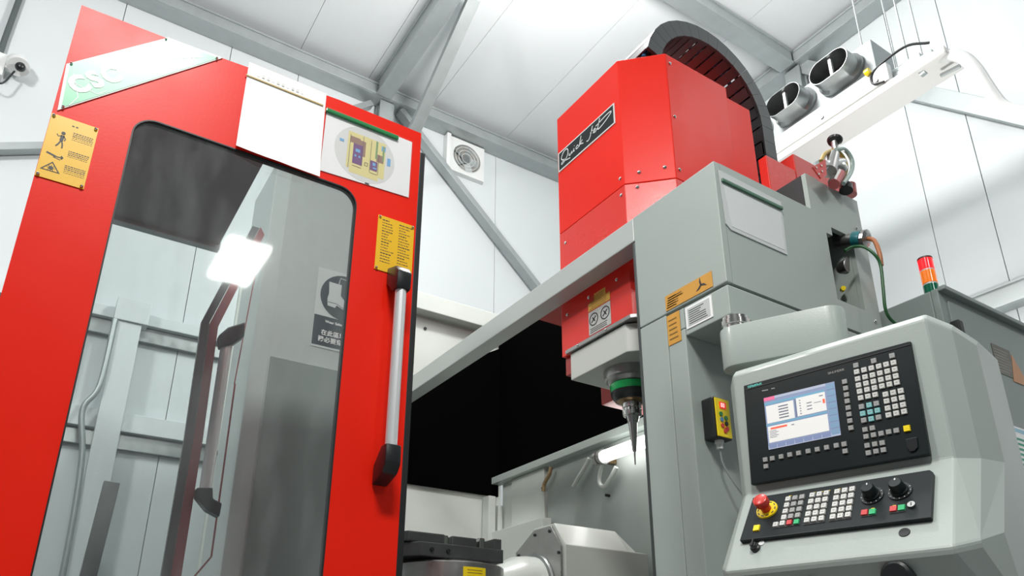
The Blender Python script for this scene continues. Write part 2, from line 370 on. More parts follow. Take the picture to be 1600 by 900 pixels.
hz = thing('flexible_hose', 'white flexible hose curving down from the ventilation unit end', 'hose', (-1.66, 4.1, 4.40))
MB().tube(pts, .036, 16, 8).build('hose_body', WHITEP, hz, smooth=True)
MB().cyl(pts[0], pts[0].lerp(pts[1], .35), .042).build('collar', GALV, hz)
MB().cyl(ony(1470, 118, 4.12), ony(1500, 103, 4.12), .012).build('side_pipe', GALV, hz)

# ================================================================ MILLING MACHINE FRAME
YF = 1.88; XD = -2.0
mm = thing('milling_machine', 'grey milling machine enclosure with front column, top rail and side housing', 'machine', (-2.5, 2.3, 0))
MB().prism([(-1.995, YF, .02), (-1.852, YF, .02), (-1.852, YF, 2.095), (-1.995, YF, 2.095)], (0, .12, 0)).build('front_column', GREY, mm, bevel=.004)
MB().box((-1.849, YF, .02), (-1.762, YF+.6, 2.005)).build('column_side', GREY, mm, bevel=.004)
MB().box((-2.012, YF+.002, .02), (-1.997, YF+.06, 2.49)).build('door_guide', mat('guide_dark_grey', (.05, .06, .06), .4), mm, bevel=.003)
# side housing (upper) as sheet-metal panels around a hollow
HX0, HX1 = -1.995, -1.55
MB().box((HX0, YF, 2.10), (HX1, YF+.03, 2.605)).build('front_cover', GREY, mm, bevel=.004)
MB().box((HX0, YF+.03, 2.585), (HX1-.002, 2.43, 2.605)).build('top_cover', GREY, mm, bevel=.002)
# side panel with notched opening, built from pieces sharing one skin
sp = MB()
for (y0, z0, y1, z1) in ((YF+.03, 2.10, 2.44, 2.605), (2.44, 2.10, 2.52, 2.78), (2.52, 2.56, 2.79, 2.775), (2.52, 2.10, 2.70, 2.215), (2.70, 2.10, 2.80, 2.56), (2.52, 2.52, 2.56, 2.56)):
    sp.box((HX1-.02, y0, z0), (HX1, y1, z1))
sp.build('side_cover', GREYD if False else GREY, mm)
MB().box((-1.80, 2.44, 2.10), (HX1-.021, 2.47, 2.78)).build('gap_dark_side', BLACK, mm)  # black sheet stands in for the dark inside of the housing
MB().box((-1.80, 2.47, 2.10), (-1.78, 2.80, 2.775)).build('opening_back', BELLOW, mm)  # black backing stands in for the shade inside the opening
MB().box((-1.78, 2.70, 2.10), (HX1-.021, 2.72, 2.757)).build('opening_cheek', GREY, mm)
MB().box((-1.98, 2.445, 2.6), (-1.80, 2.47, 2.78)).build('gap_dark_sheet', BLACK, mm)  # black sheet stands in for the shaded open gap beside the raised part
MB().box((-1.98, 2.47, 2.76), (HX1-.021, 2.79, 2.778)).build('raised_top', GREY, mm)
# lower band of the housing
lb = MB().box((-1.76, YF+.001, 1.975), (HX1, 2.75, 2.088)).build('lower_cover', GREY, mm, bevel=.004)
MB().box((-1.848, YF+.001, 2.008), (-1.762, YF+.1, 2.088)).build('lower_cover', GREY, mm, bevel=.002)
MB().box((-1.84, YF+.03, 2.085), (HX1-.02, 2.74, 2.102)).build('cover_joint', BLACK, mm)
MB().box((-1.76, 2.45, .02), (-1.64, 2.8, 1.97)).build('rear_side_panel', GREY, mm, bevel=.004)
# rail
MB().box((-4.7, YF, 2.495), (-1.996, YF+.09, 2.605)).build('top_rail', mat('rail_paint', (.46, .50, .48), .35, coat=.2, bump=.1), mm, bevel=.005)
# back end of the enclosure
MB().box((-4.72, .9, 3.38), (-4.60, 2.93, 3.52)).build('rear_beam', CREAM, mm, bevel=.006)
MB().box((-4.74, .9, .3), (-4.70, 2.93, 3.375)).build('rear_wall', CREAM, mm)
MB().prism([(-4.697, .9, 2.08), (-4.697, 2.9, 2.08), (-4.697, 2.9, 3.27), (-4.697, 2.18, 2.85), (-4.697, .9, 2.1)], (.017, 0, 0)).build('rear_curtain', BELLOW, mm)
for yy, zz in ((2.25, 3.28), (2.6, 3.12)): MB().cyl((-4.7, yy, zz), (-4.692, yy, zz), .012, seg=10).build('rivet', BLACKP, mm)
MB().box((-4.69, 2.77, .3), (-4.60, 2.83, 2.06)).build('corner_post', CREAM, mm, bevel=.008)
MB().box((-4.66, 2.85, .3), (-4.60, 2.89, 2.0)).build('corner_strip', CREAM, mm, bevel=.006)
# right inner side: black curtain above, pale panels below
MB().prism([(-4.7, 2.9, 2.21), (-2.0, 2.9, 2.21), (-2.0, 2.9, 2.7), (-2.75, 2.9, 2.9), (-2.75, 2.9, 3.5), (-4.7, 2.9, 3.5)], (0, .02, 0)).build('side_curtain', BELLOW, mm)
MB().box((-4.7, 2.84, 2.165), (-2.0, 2.92, 2.215)).build('inner_rail', GREY, mm, bevel=.004)
MB().box((-4.62, 2.9, .3), (-4.475, 2.93, 2.16)).build('inner_panel', CREAM, mm)
MB().box((-4.47, 2.88, .3), (-4.07, 2.93, 2.16)).build('inner_panel', CREAM, mm, bevel=.003)
MB().box((-4.065, 2.90, .3), (-2.0, 2.93, 2.16)).build('inner_panel', mat('inner_grey', (.36, .40, .38), .4, var=.1), mm)
for xx, zz in ((-4.085, 2.02), (-3.43, 1.845)): MB().cyl((xx, 2.905, zz), (xx, 2.872, zz), .009, seg=10).build('rivet', BLACKP, mm)
MB().box((-4.66, 2.80, .3), (-3.98, 2.87, 1.80)).build('lower_guard', CREAM, mm, bevel=.004)
# tube lamp in the enclosure
tl = thing('tube_lamp', 'glowing tubular work lamp inside the machine behind the spindle', 'lamp', (-3.2, 2.79, 2.03))
MB().cyl((-3.33, 2.79, 2.045), (-2.45, 2.79, 2.045), .036).build('tube', mat('lamp_tube_glow', (1, .99, .97), .3, emit=5), tl, smooth=True)
MB().lathe((-3.40, 2.79, 2.045), (1, 0, 0), [(0, .036), (.005, .045), (.03, .045), (.032, .038), (.045, .038), (.047, .046), (.07, .046), (.072, .036)], 24).build('end_cap', STEELM, tl, smooth=True)
MB().box((-3.385, 2.82, 2.02), (-3.35, 2.90, 2.07)).build('bracket', BRASS, tl)
# hoses behind the lamp (loops)
for (q, col, nm) in ((((861, 730), (858, 742), (851, 755), (849, 768)), mat('brown_hose', (.28, .2, .1), .5), 'brown drain hose hanging from the inner rail, left of the tube lamp'),
                     (((921, 716), (914, 730), (904, 746), (896, 760)), CREAM, 'pale hose hanging between the brown hose and the tube lamp'),
                     (((944, 722), (938, 738), (937, 755), (944, 760), (953, 748), (963, 730)), CREAM, 'pale looped hose hanging directly under the tube lamp')):
    MB().tube([ony(a_, b_, 2.855) for a_, b_ in q], .013, 10, 6).build('coolant_hose', col, smooth=True, label=nm, cat='hose')

# labels on the front column
lu, lv = (1, 0, 0), (0, 0, 1)
def label_plate(parent, pts, vec, m_, label, name='warning_label'): return MB().prism(pts, vec).build(name, m_, parent, label=label)
y = YF-.0005
a = label_plate(mm, [(-1.847, y, 2.108), (-1.612, y, 2.108), (-1.612, y, 2.170), (-1.847, y, 2.170)], (0, -.002, 0), ORG, 'orange warning label with black propeller symbol')
pb = MB(); cc = V((-1.665, y-.0035, 2.138))
for k in range(3):
    an = radians(95+120*k); d = V((cos(an), 0, sin(an))); e = V((-sin(an), 0, cos(an)))
    pb.prism([cc+e*.003, cc+d*.014+e*.006, cc+d*.03, cc+d*.014-e*.001, cc-e*.003], (0, .001, 0))
pb.build('propeller_symbol', INK, a)
tx = MB()
for k in range(5):
    for j in range(2): tx.box((-1.84+.002*k, y-.0035, 2.116+k*.0095), (-1.80+random.random()*.05, y-.0025, 2.1185+k*.0095))
tx.build('fine_print', INKS, a)
b_ = label_plate(mm, [(-1.847, y, 1.965), (-1.782, y, 1.965), (-1.782, y, 2.086), (-1.847, y, 2.086)], (0, -.002, 0), ORG, 'small orange label below the seam')
tx = MB()
for k in range(5): tx.box((-1.838, y-.0035, 1.985+k*.019), (-1.80+.01*random.random(), y-.0025, 1.989+k*.019))
tx.build('fine_print', INKS, b_)
w_ = label_plate(mm, [(-1.752, y+.001, 1.995), (-1.625, y+.001, 1.995), (-1.625, y+.001, 2.080), (-1.752, y+.001, 2.080)], (0, -.0025, 0), WHITE, 'white rating label with rounded frame', 'rating_label')
MB().box((-1.742, y-.0025, 2.003), (-1.635, y-.0018, 2.072)).build('print_panel', mat('print_grey', (.55, .58, .57), .5), w_)
tx = MB()
for k in range(7): tx.box((-1.735, y-.0032, 2.009+k*.0085), (-1.69+.045*random.random(), y-.0026, 2.0115+k*.0085))
tx.build('fine_print', INK, w_)

# ================================================================ SPINDLE HEAD
hd = thing('spindle_head', 'tall red spindle head cover with grey nose rising behind the top rail', 'spindle head', (-2.35, 2.4, 2.1))
HL, HR, HF, HB, HT = -2.665, -2.002, 2.0, 2.815, 3.65
def headsec(z0, z1, inset=0):
    return MB().prism([(HL+inset, HF+inset, z0), (-2.165, HF+inset, z0), (HR-inset, HF+.165, z0), (HR-inset, 2.585, z0), (HR-.045-inset, 2.625, z0), (HR-.045-inset, HB, z0), (HL+inset, HB, z0)], (0, 0, z1-z0))
headsec(2.925, HT).build('upper_cover', RED, hd, bevel=.003)
headsec(2.245, 2.922).build('lower_cover', REDT, hd, bevel=.003)
def screw(p, n, parent, r=.0085): return MB().lathe(p, n, [(0, r), (.003, r), (.006, r*.6), (.007, r*.1)], 12).build('screw', STEEL, parent, smooth=True)
for p in ((977, 285),): pass
for z_ in (2.88, 2.97): screw((-2.19, HF, z_), (0, -1, 0), hd)
for (f, z_) in ((.25, 2.90), (.8, 2.99), (.3, 2.98)): screw((-2.165+.163*f, HF+.165*f-.001, z_), (.7, -.7, 0), hd)
for z_ in (3.60, 3.28, 2.98, 2.88): screw((HR, 2.19, z_), (1, 0, 0), hd)
for z_ in (2.5, 2.9): screw((HL+.05, HF, z_-.05), (0, -1, 0), hd)
for x_, z_ in ((-2.45, 2.42), (-2.25, 2.42)): screw((x_, HF, z_+.05), (0, -1, 0), hd)
# rear body
RB = mat('dark_red_paint', (.42, .02, .015), .35, coat=.2, bump=.1)
MB().box((HL, HF+.02, 2.155), (-2.02, 2.6, 2.243)).build('head_body', RB, hd, bevel=.003)
MB().box((-2.95, 2.02, 2.58), (-2.70, 2.75, 2.64)).build('slide_guard', RB, hd, bevel=.003)
MB().box((-2.93, 2.45, 2.175), (-2.4, 2.78, 2.5)).build('rear_casting', RB, hd, bevel=.004)
# nose block
nb = [(-2.585, 0, 2.085), (-2.575, 0, 2.225), (-2.10, 0, 2.225), (-2.10, 0, 2.16), (-2.10, 0, 2.085)]
MB().prism([(-2.595, HF-.035, 2.228), (-2.14, HF-.035, 2.228), (-2.06, HF+.05, 2.228), (-2.06, HF+.33, 2.228), (-2.595, HF+.33, 2.228)], (0, 0, .018)).build('nose_flange', STEELM, hd, bevel=.002)
MB().prism([(-2.575, HF-.02, 2.095), (-2.19, HF-.02, 2.095), (-2.08, HF+.09, 2.095), (-2.08, HF+.32, 2.095), (-2.575, HF+.32, 2.095)], (0, 0, .13)).build('nose_block', mat('nose_paint', (.56, .58, .54), .4), hd, bevel=.004)
for x_ in (-2.5, -2.3): screw((x_, HF-.035, 2.237), (0, -1, 0), hd, .006)
SC = ony(984, 575, 2.14); SC = V((SC.x, SC.y, 0))
def lz(name, prof, m_, lab=None): return MB().lathe((SC.x, SC.y, 0), (0, 0, 1), prof, 40).build(name, m_, hd, smooth=True, label=lab)
lz('spindle_housing', [(2.10, .118), (2.055, .115), (2.05, .105), (2.035, .098), (2.03, .09)][::-1], STEELM)
lz('green_ring', [(2.028, .092), (2.0, .090), (1.995, .086)][::-1], mat('spindle_green', (.01, .40, .10), .25, coat=.4), 'bright green spindle ring')
lz('black_ring', [(1.994, .090), (1.975, .086), (1.965, .078), (1.955, .07)][::-1], BLACKP)
lz('bearing_ring', [(1.957, .07), (1.945, .045)][::-1], BRASS)
lz('tool_holder', [(1.95, .042), (1.925, .042), (1.922, .036), (1.912, .036), (1.908, .041), (1.89, .041), (1.886, .030), (1.86, .024)][::-1], STEEL)
lz('cutting_tool', [(1.86, .020), (1.73, .009), (1.725, .004), (1.67, .0025)][::-1], STEEL, 'slender polished taper tool')
for k in range(6):
    a_ = k*pi/3; MB().box((SC.x+.034*cos(a_)-.006, SC.y+.034*sin(a_)-.006, 1.893), (SC.x+.034*cos(a_)+.006, SC.y+.034*sin(a_)+.006, 1.921)).build('nut_lug', STEEL, hd, bevel=.001)
MB().box((-2.36, 2.42, 1.97), (-2.2, 2.55, 2.06)).build('sensor_block', CREAM, hd, bevel=.006)
# name plate on the red cover
npn = MB().prism([(-2.655, HF-.0005, 3.295), (-2.20, HF-.0005, 3.295), (-2.20, HF-.0005, 3.415), (-2.655, HF-.0005, 3.415)], (0, -.004, 0)).build('name_plate', WHITEP, hd, label='black name plate with white script lettering')
MB().box((-2.647, HF-.0055, 3.303), (-2.208, HF-.0046, 3.407)).build('plate_field', PANELK, npn)
U = lambda u, v: (-2.647+u*.439, HF-.0065, 3.303+v*.104)
sc = MB()
for L_ in ([(.11,.40),(.07,.45),(.05,.62),(.09,.85),(.15,.90),(.18,.75),(.17,.5),(.12,.3),(.06,.22),(.05,.3),(.09,.34),(.15,.25),(.22,.18)],
           [(.205,.50),(.20,.38),(.225,.34),(.25,.48),(.25,.36),(.275,.40)],
           [(.275,.40),(.295,.52),(.29,.38),(.31,.36)], [(.303,.64),(.306,.67)],
           [(.375,.48),(.36,.53),(.335,.46),(.34,.37),(.37,.37),(.395,.44)],
           [(.395,.36),(.41,.60),(.435,.88)], [(.455,.60),(.41,.47),(.435,.42),(.47,.35)],
           [(.53,.28),(.56,.24),(.60,.40),(.645,.86)],
           [(.60,.55),(.645,.62)],
           [(.645,.42),(.685,.50),(.69,.58),(.665,.56),(.66,.42),(.69,.38),(.725,.48)],
           [(.775,.92),(.735,.45),(.755,.37),(.84,.44),(.95,.62),(.965,.74),(.88,.76),(.70,.66)]):
    P_ = [V((u, 0, v)) for u, v in L_]; Q = []
    if len(P_) > 2:
        PP = [P_[0]*2-P_[1]]+P_+[P_[-1]*2-P_[-2]]
        for i in range(1, len(PP)-2):
            for k in range(5):
                s_ = k/5; A, B, C_, D = PP[i-1], PP[i], PP[i+1], PP[i+2]; Q.append(.5*((2*B)+(C_-A)*s_+(2*A-5*B+4*C_-D)*s_*s_+(3*B-3*C_+D-A)*s_**3))
        Q.append(P_[-1])
    else: Q = P_
    stroke(sc, [U(q.x, q.z) for q in Q], .0062, (0, -1, 0))
sc.build('script_lettering', WHITEP, npn)
# stickers on the lower front
y = HF-.0006
s1 = MB().prism([(-2.455, y, 2.395), (-2.30, y, 2.395), (-2.30, y, 2.435), (-2.33, y, 2.435), (-2.33, y, 2.47), (-2.41, y, 2.47), (-2.41, y, 2.435), (-2.455, y, 2.435)], (0, -.0015, 0)).build('warning_sticker', mat('sticker_yellow', (.80, .45, .08), .4, var=.3, vscale=60), hd, label='stepped yellow warning sticker')
tx = MB()
for k in range(7): tx.box((-2.445+.012*(k % 2), y-.0025, 2.40+k*.0095), (-2.36+.04*random.random() if k < 4 else -2.345, y-.0017, 2.402+k*.0095))
tx.build('fine_print', INKS, s1)
s2 = MB().prism([(-2.455, y, 2.275), (-2.30, y, 2.275), (-2.30, y, 2.39), (-2.455, y, 2.39)], (0, -.0015, 0)).build('pictogram_sticker', mat('sticker_silver', (.55, .55, .53), .4, var=.4, vscale=90), hd, label='silver sticker with round pictograms')
tx = MB()
for cx_ in (-2.418, -2.338):
    tx.ring(circ((cx_, y-.0018, 2.345), .032, 24, (1, 0, 0)), circ((cx_, y-.0018, 2.345), .026, 24, (1, 0, 0)), (0, -.0006, 0))
    tx.obox((cx_, y-.002, 2.345), (.8, 0, .6), (-.6, 0, .8), (0, 1, 0), .04, .007, .0008); tx.obox((cx_, y-.002, 2.345), (.6, 0, -.8), (.8, 0, .6), (0, 1, 0), .03, .006, .0008)
for k in range(3): tx.box((-2.445, y-.0024, 2.283+k*.009), (-2.31-.03*random.random(), y-.0017, 2.286+k*.009))
tx.build('pictogram', INK, s2)

# cable chain
ch = thing('cable_chain', 'dark cable drag chain arching over the red spindle head cover', 'cable chain', (-2.18, 2.55, 3.6))
cy, cz, ro, ri = 2.545, 3.60, .455, .365; x0, x1 = -2.36, -2.05
nl = 17; path = []
for k in range(nl+1): a_ = radians(168-168*k/nl); path.append((a_, cy+cos(a_)*.41, cz+sin(a_)*.41))
ends = [(cy+.41, cz-.095*k) for k in range(0, 8)]
cen = [(p[1], p[2]) for p in path]+ends[1:]
nrm = []
for i in range(len(cen)):
    a_, b = cen[max(i-1, 0)], cen[min(i+1, len(cen)-1)]; d = V((0, b[0]-a_[0], b[1]-a_[1])).normalized(); nrm.append(V((0, -d.z, d.y)))
for i in range(len(cen)-1):
    p, q = V((0, *cen[i])), V((0, *cen[i+1])); g_ = (q-p)*.02; n0, n1 = nrm[i]*.045, nrm[i+1]*.045; mb = MB()
    for xs_ in (x0, x1-.018): mb.prism([p+n0+g_+V((xs_, 0, 0)), q+n1-g_*.0+V((xs_, 0, 0)), q-n1+V((xs_, 0, 0)), p-n0+g_+V((xs_, 0, 0))], (.018, 0, 0))
    for s_ in (-1, 1):
        mb.prism([p+n0*s_+g_*4+V((x0+.01, 0, 0)), q+n1*s_-g_*3+V((x0+.01, 0, 0)), q+n1*s_*.85-g_*3+V((x0+.01, 0, 0)), p+n0*s_*.85+g_*4+V((x0+.01, 0, 0))], (x1-x0-.02, 0, 0))
    mb.build('chain_link', CHAIN, ch)
for k, (xx, cl_) in enumerate(((-2.30, BLACKP), (-2.25, mat('cable_yellow', (.35, .25, .05), .4)), (-2.2, BLACKP), (-2.15, BLUEI), (-2.1, BLACKP))):
    MB().tube([(xx, a_[0]+.0, a_[1]-.0) for a_ in cen[::2]], .013, 8, 3).build('cable', cl_, ch, smooth=True)

# red block and pneumatic cluster behind housing
rb = thing('red_motor_guard', 'red sheet guard block behind the raised grey housing', 'guard', (-1.8, 3.0, 2.78))
MB().prism([(-1.99, 2.84, 2.72), (-1.85, 2.84, 2.72), (-1.85, 2.84, 3.25), (-1.99, 2.84, 3.25)], (0, .40, 0)).build('guard_body', mat('guard_red', (.62, .03, .02), .35, coat=.2), rb, bevel=.004)
MB().box((-1.90, 2.625, 2.79), (-1.852, 2.838, 3.15)).build('guard_step', REDT, rb, bevel=.004)
br = MB().prism([onx(1268, 262, -1.5), onx(1288, 250, -1.5), onx(1290, 275, -1.5), onx(1281, 280, -1.5)], (.006, 0, 0)).build('bracket', mat('guard_red', ()), rb)
for q in ((1275, 262), (1283, 259), (1284, 268), (1279, 272)): MB().cyl(onx(q[0], q[1], -1.494), V(onx(q[0], q[1], -1.494))+V((.003, 0, 0)), .005, seg=10).build('bolt', STEEL, rb)
pc = thing('air_regulator', 'metal air regulator with black knob on top of the grey housing', 'regulator', onx(1303, 275, -1.52))
R_ = lambda x, y, X=-1.52: V(onx(x, y, X))
MB().cyl(R_(1306, 240), R_(1303, 222), .013, seg=16).build('stem', STEELM, pc)
MB().lathe(R_(1304, 224), R_(1305, 214)-R_(1304, 224), [(0, .012), (.012, .030), (.022, .033), (.028, .026)], 20).build('knob', BLACKP, pc, smooth=True)
MB().cyl(R_(1295, 268), R_(1302, 242), .032, .026, 20).build('regulator_bowl', STEELM, pc)
MB().cyl(R_(1288, 258), R_(1316, 254), .02, seg=16).build('valve_body', ALU, pc)
MB().lathe(R_(1312, 262), (1, -.3, .1), [(-.02, .015), (0, .03), (.015, .03), (.018, .02)], 20).build('gauge', STEEL, pc, smooth=True)
MB().cyl(R_(1301, 285), R_(1309, 270), .020, seg=12).build('base_fitting', STEELM, pc)
MB().cyl(R_(1303, 288), R_(1312, 272), .024, seg=14).build('red_fitting', mat('dusty_red', (.5, .12, .12), .4), pc)
MB().tube([R_(1283, 252), R_(1290, 240), R_(1306, 236), R_(1318, 248), R_(1322, 265), R_(1315, 283)], .0095, 10).build('air_hose', mat('amber_hose', (.45, .30, .06), .35), smooth=True, label='amber air hose looping left of the regulator', cat='hose')
MB().tube([R_(1306, 234, -1.5), R_(1320, 234, -1.5), R_(1331, 250, -1.5), R_(1330, 268, -1.5), R_(1318, 287, -1.5)], .0095, 10).build('air_hose', mat('clear_blue_hose', (.35, .45, .42), .3), smooth=True, label='pale blue air hose looping right of the regulator', cat='hose')
MB().lathe(R_(1322, 290), R_(1322, 284)-R_(1322, 290), [(-.03, .028), (0, .026), (.02, .012)], 16).build('hose_fitting', BLACKP, pc)
MB().cyl(R_(1328, 305, -1.56), R_(1326, 290, -1.56), .03, seg=14).build('red_fitting', mat('dusty_red', ()), pc)

# connector in the side opening
cn = thing('cable_connector', 'round metal plug with teal band sticking out of the side opening', 'connector', onx(1330, 378, -1.56))
A, B = V(onx(1308, 378, -1.60)), V(onx(1357, 372, -1.47)); d = (B-A); Lc = d.length; d.normalize()
MB().lathe(A, d, [(0, .026), (.05, .026), (.052, .03), (.09, .03)], 24).build('socket', STEELM, cn, smooth=True)
MB().lathe(A, d, [(.085, .031), (Lc*.55, .031)], 24).build('coupling_nut', ALU, cn, smooth=True)
MB().lathe(A, d, [(Lc*.55, .034), (Lc*.80, .034)], 24).build('teal_band', mat('teal_plastic', (.02, .17, .19), .35), cn, smooth=True)
MB().lathe(A, d, [(Lc*.8, .033), (Lc*.84, .037), (Lc*.95, .037), (Lc, .02)], 12).build('back_shell', STEELM, cn)
E_ = lambda x, y, X: V(onx(x, y, X))
MB().tube([B-d*.01, E_(1366, 376, -1.44), E_(1374, 395, -1.42), E_(1377, 415, -1.42)], .009, 10).build('orange_cable', mat('cable_orange2', (.40, .14, .05), .4), smooth=True, label='orange cable leaving the teal banded plug', cat='cable')
MB().tube([E_(1320, 392, -1.52), E_(1332, 386, -1.5), E_(1350, 386, -1.45), E_(1367, 398, -1.42), E_(1376, 415, -1.415), E_(1380, 450, -1.415), E_(1384, 485, -1.42), E_(1396, 503, -1.42), E_(1415, 512, -1.40)], .0062, 10).build('green_cable', mat('cable_green', (.02, .10, .03), .4), smooth=True, label='dark green cable hanging from the side opening to the console', cat='cable')
pg = thing('pressure_valve', 'round grey pressure valve hanging inside the side opening', 'valve', onx(1324, 415, -1.6))
MB().lathe(E_(1325, 417, -1.60), (1, -.35, -.15), [(-.04, .03), (-.02, .036), (.02, .036), (.024, .03)], 24).build('dial', STEELM, pg, smooth=True)
MB().cyl(E_(1322, 400, -1.6), E_(1321, 390, -1.6), .014, seg=14).build('stem', STEEL, pg)
MB().lathe(E_(1318, 425, -1.64), (1, -.35, -.15), [(-.05, .045), (.0, .045)], 20).build('valve_body', BLACKP, pg)
MB().box(E_(1318, 462, -1.72)-V((.02, .02, 0)), E_(1318, 462, -1.72)+V((.03, .06, .10))).build('lower_pipe', GALVD, pg, bevel=.01)
MB().cyl(E_(1316, 453, -1.62), E_(1318, 450, -1.60), .010, seg=10).build('yellow_cap', YELB, pg)
MB().cyl(E_(1310, 406, -1.66), E_(1316, 410, -1.62), .018, seg=14).build('nozzle', STEEL, pg)
screw((HX1, 2.745, 2.62), (1, 0, 0), mm, .008); screw((HX1, 2.755, 2.18), (1, 0, 0), mm, .008)

# document pouch on the housing side
X = HX1+.001
dp = thing('document_pouch', 'clear document pouch with green slide bar on the grey side housing', 'pouch', (X, 2.07, 2.32))
MB().prism([(X, 1.897, 2.57), (X, 2.243, 2.56), (X, 2.235, 2.32), (X, 1.93, 2.322), (X, 1.905, 2.34)], (.003, 0, 0)).build('sleeve', mat('pouch_sheet', (.58, .61, .61), .25, coat=.4), dp)
MB().box((X+.003, 1.905, 2.518), (X+.012, 2.24, 2.532)).build('slide_bar', mat('pouch_green', (.06, .16, .10), .35), dp, bevel=.003)
MB().prism([(X+.003, 1.915, 2.51), (X+.003, 2.23, 2.508), (X+.003, 2.222, 2.335), (X+.003, 1.935, 2.337)], (.001, 0, 0)).build('paper_insert', mat('pouch_paper', (.66, .69, .69), .4), dp)

# ================================================================ SWING ARM + CONSOLE
sa = thing('swing_arm', 'grey swing arm carrying the control console from the machine corner', 'arm', (-1.50, 1.93, 1.76))
P1 = V((-1.572, 1.925, 0)); P2 = V((-1.315, 2.06, 0)); dd = (P2-P1).normalized(); pp = V((-dd.y, dd.x, 0))
rA = .055; prof = []
for k in range(13): a_ = radians(90+180*k/12); prof.append(P1+dd*rA*cos(a_)+pp*rA*sin(a_))
for k in range(13): a_ = radians(-90+180*k/12); prof.append(P2+dd*rA*cos(a_)+pp*rA*sin(a_))
MB().prism([p+V((0, 0, 1.785)) for p in prof], (0, 0, .145)).build('arm_body', GREY, sa, bevel=.006, smooth=True)
MB().lathe(P1+V((0, 0, 1.93)), (0, 0, 1), [(0, .046), (.012, .046), (.014, .05), (.03, .05), (.032, .046), (.044, .046)], 32).build('pivot_ring', STEEL, sa, smooth=True)
MB().lathe(P2+V((0, 0, 1.716)), (0, 0, 1), [(0, .048), (.035, .048), (.037, .042), (.068, .042)], 32).build('pivot_ring', STEEL, sa, smooth=True)

CO = V((-1.202, 1.817, 1.489)); cu_ = V((.9799, .1994, 0)); cb_ = V((.1994, -.9799, 0)); zz = V((0, 0, 1))
def cp(a, b, c): return CO+cu_*a+cb_*b+zz*c
con = thing('control_console', 'grey machine control console with screen and key panels on the swing arm', 'console', cp(0, -.1, -.45))
def sect(a, ins, top=0):
    pr = [(-.33, .225-top), (-.02-ins, .225-top), (0-ins, .205-top), (0-ins, -.172), (.155-ins, -.405+ins*.3), (.150-ins, -.42+ins*.3), (.02-ins*.5, -.55), (-.33, -.60)]
    return [cp(a, b, c) for b, c in pr]
secs = [sect(-.315, .05, .02), sect(-.275, 0), sect(.285, 0), sect(.33, .05, .03), sect(.36, .13, .06)]
mb = MB(); n = 8
mb.add([p for s_ in secs for p in s_], [(i*n+j, i*n+(j+1) % n, (i+1)*n+(j+1) % n, (i+1)*n+j) for i in range(4) for j in range(n)]+[tuple(range(n-1, -1, -1)), tuple(4*n+j for j in range(n))])
mb.build('housing', GREY, con, bevel=.006)
# upper operator panel : plane through CO, slight tilt
U_ = V((.98, .2, -.017)).normalized(); N_ = V((.2, -.979, .041)); N_ = (N_-U_*N_.dot(U_)).normalized(); W_ = N_.cross(U_)
if W_.z < 0: W_ = -W_
op = MB().obox(CO+N_*.006, U_, W_, N_, .483, .31, .018).build('operator_panel', PANELK, con, bevel=.003, label='black operator panel with screen and keypad')
PF = CO+N_*.0152
def onpanel(x, y, O=PF, N=N_): d = ray(x, y); return CAM+d*((O-CAM).dot(N)/d.dot(N))
def z5(x, y): return onpanel(1150+x/3.63, 520+y/3.63)
def quadp(mb, cs, N, off, th): mb.prism([p+N*off for p in cs], N*th)
# recess bezel line, screen
scr = MB(); quadp(scr, [z5(158, 372), z5(558, 276), z5(596, 580), z5(187, 664)], N_, 0, .001)
sc_o = scr.build('screen', mat('screen_base', (.20, .25, .38), .3, emit=.4), con, label='lit colour screen')
s00, s10, s01 = z5(158, 372), z5(558, 276), z5(187, 664); s11 = z5(596, 580)
def sp_(u, v): return (s00*(1-u)+s10*u)*(1-v)+(s01*(1-u)+s11*u)*v
def srect(name, rects, col, off, em=.42, parent=sc_o):
    mb = MB(); mt = mat('scr_'+name, col, .4, emit=em)
    for (u0, v0, u1, v1) in rects:
        quadp(mb, [sp_(u0, v0), sp_(u1, v0), sp_(u1, v1), sp_(u0, v1)], N_, off, .0002)
        if name != 'screen_text': mb.build(name, mt, parent); mb = MB()
    if name == 'screen_text': mb.build(name, mt, parent)
srect('title_bar', [(0, 0, .16, .07)], (.62, .12, .25), .0012)
srect('status_bar', [(.16, 0, .88, .05), (.0, .93, 1, 1)], (.32, .36, .46), .0012)
srect('grey_header', [(0, .11, .86, .15), (0, .52, .86, .55)], (.12, .30, .42), .0012)
srect('white_area', [(.02, .17, .42, .51), (.46, .15, .86, .50), (.02, .57, .86, .88)], (.62, .62, .60), .0014)
srect('softkey_column', [(.885, .03+.12*k, .995, .03+.12*k+.10) for k in range(8)], (.15, .25, .36), .0014)
srect('softkey_row', [(.01+.125*k, .905, .01+.125*k+.115, .985) for k in range(7)], (.16, .20, .34), .0014)
srect('orange_row', [(.06, .60, .30, .635), (.82, .28, .85, .36)], (.75, .10, .05), .0018)
tx = [(.2, .22+.055*k, .34, .24+.055*k) for k in range(5)]+[(.5, .2+.05*k, .52, .215+.05*k) for k in range(6)]+[(.60, .28+.06*k, .67, .295+.06*k) for k in range(3)]+[(.04, .66+.03*k, .14+.03*(k % 2), .668+.03*k) for k in range(5)]+[(.36, .62, .4, .635), (.70, .31, .80, .318), (.78, .2, .83, .215), (.44, .17, .45, .5)]
srect('screen_text', tx, (.10, .12, .16), .0018, .3)
text('maker_name', 'SIEMENS', z5(106, 301)+N_*.0004, U_, W_, .0125, mat('teal_print', (.12, .55, .48), .5), con, depth=.0002, bold=.0004)
text('model_name', 'SINUMERIK', z5(568, 220)+N_*.0004, U_, W_, .0095, KEYG, con, depth=.0002)
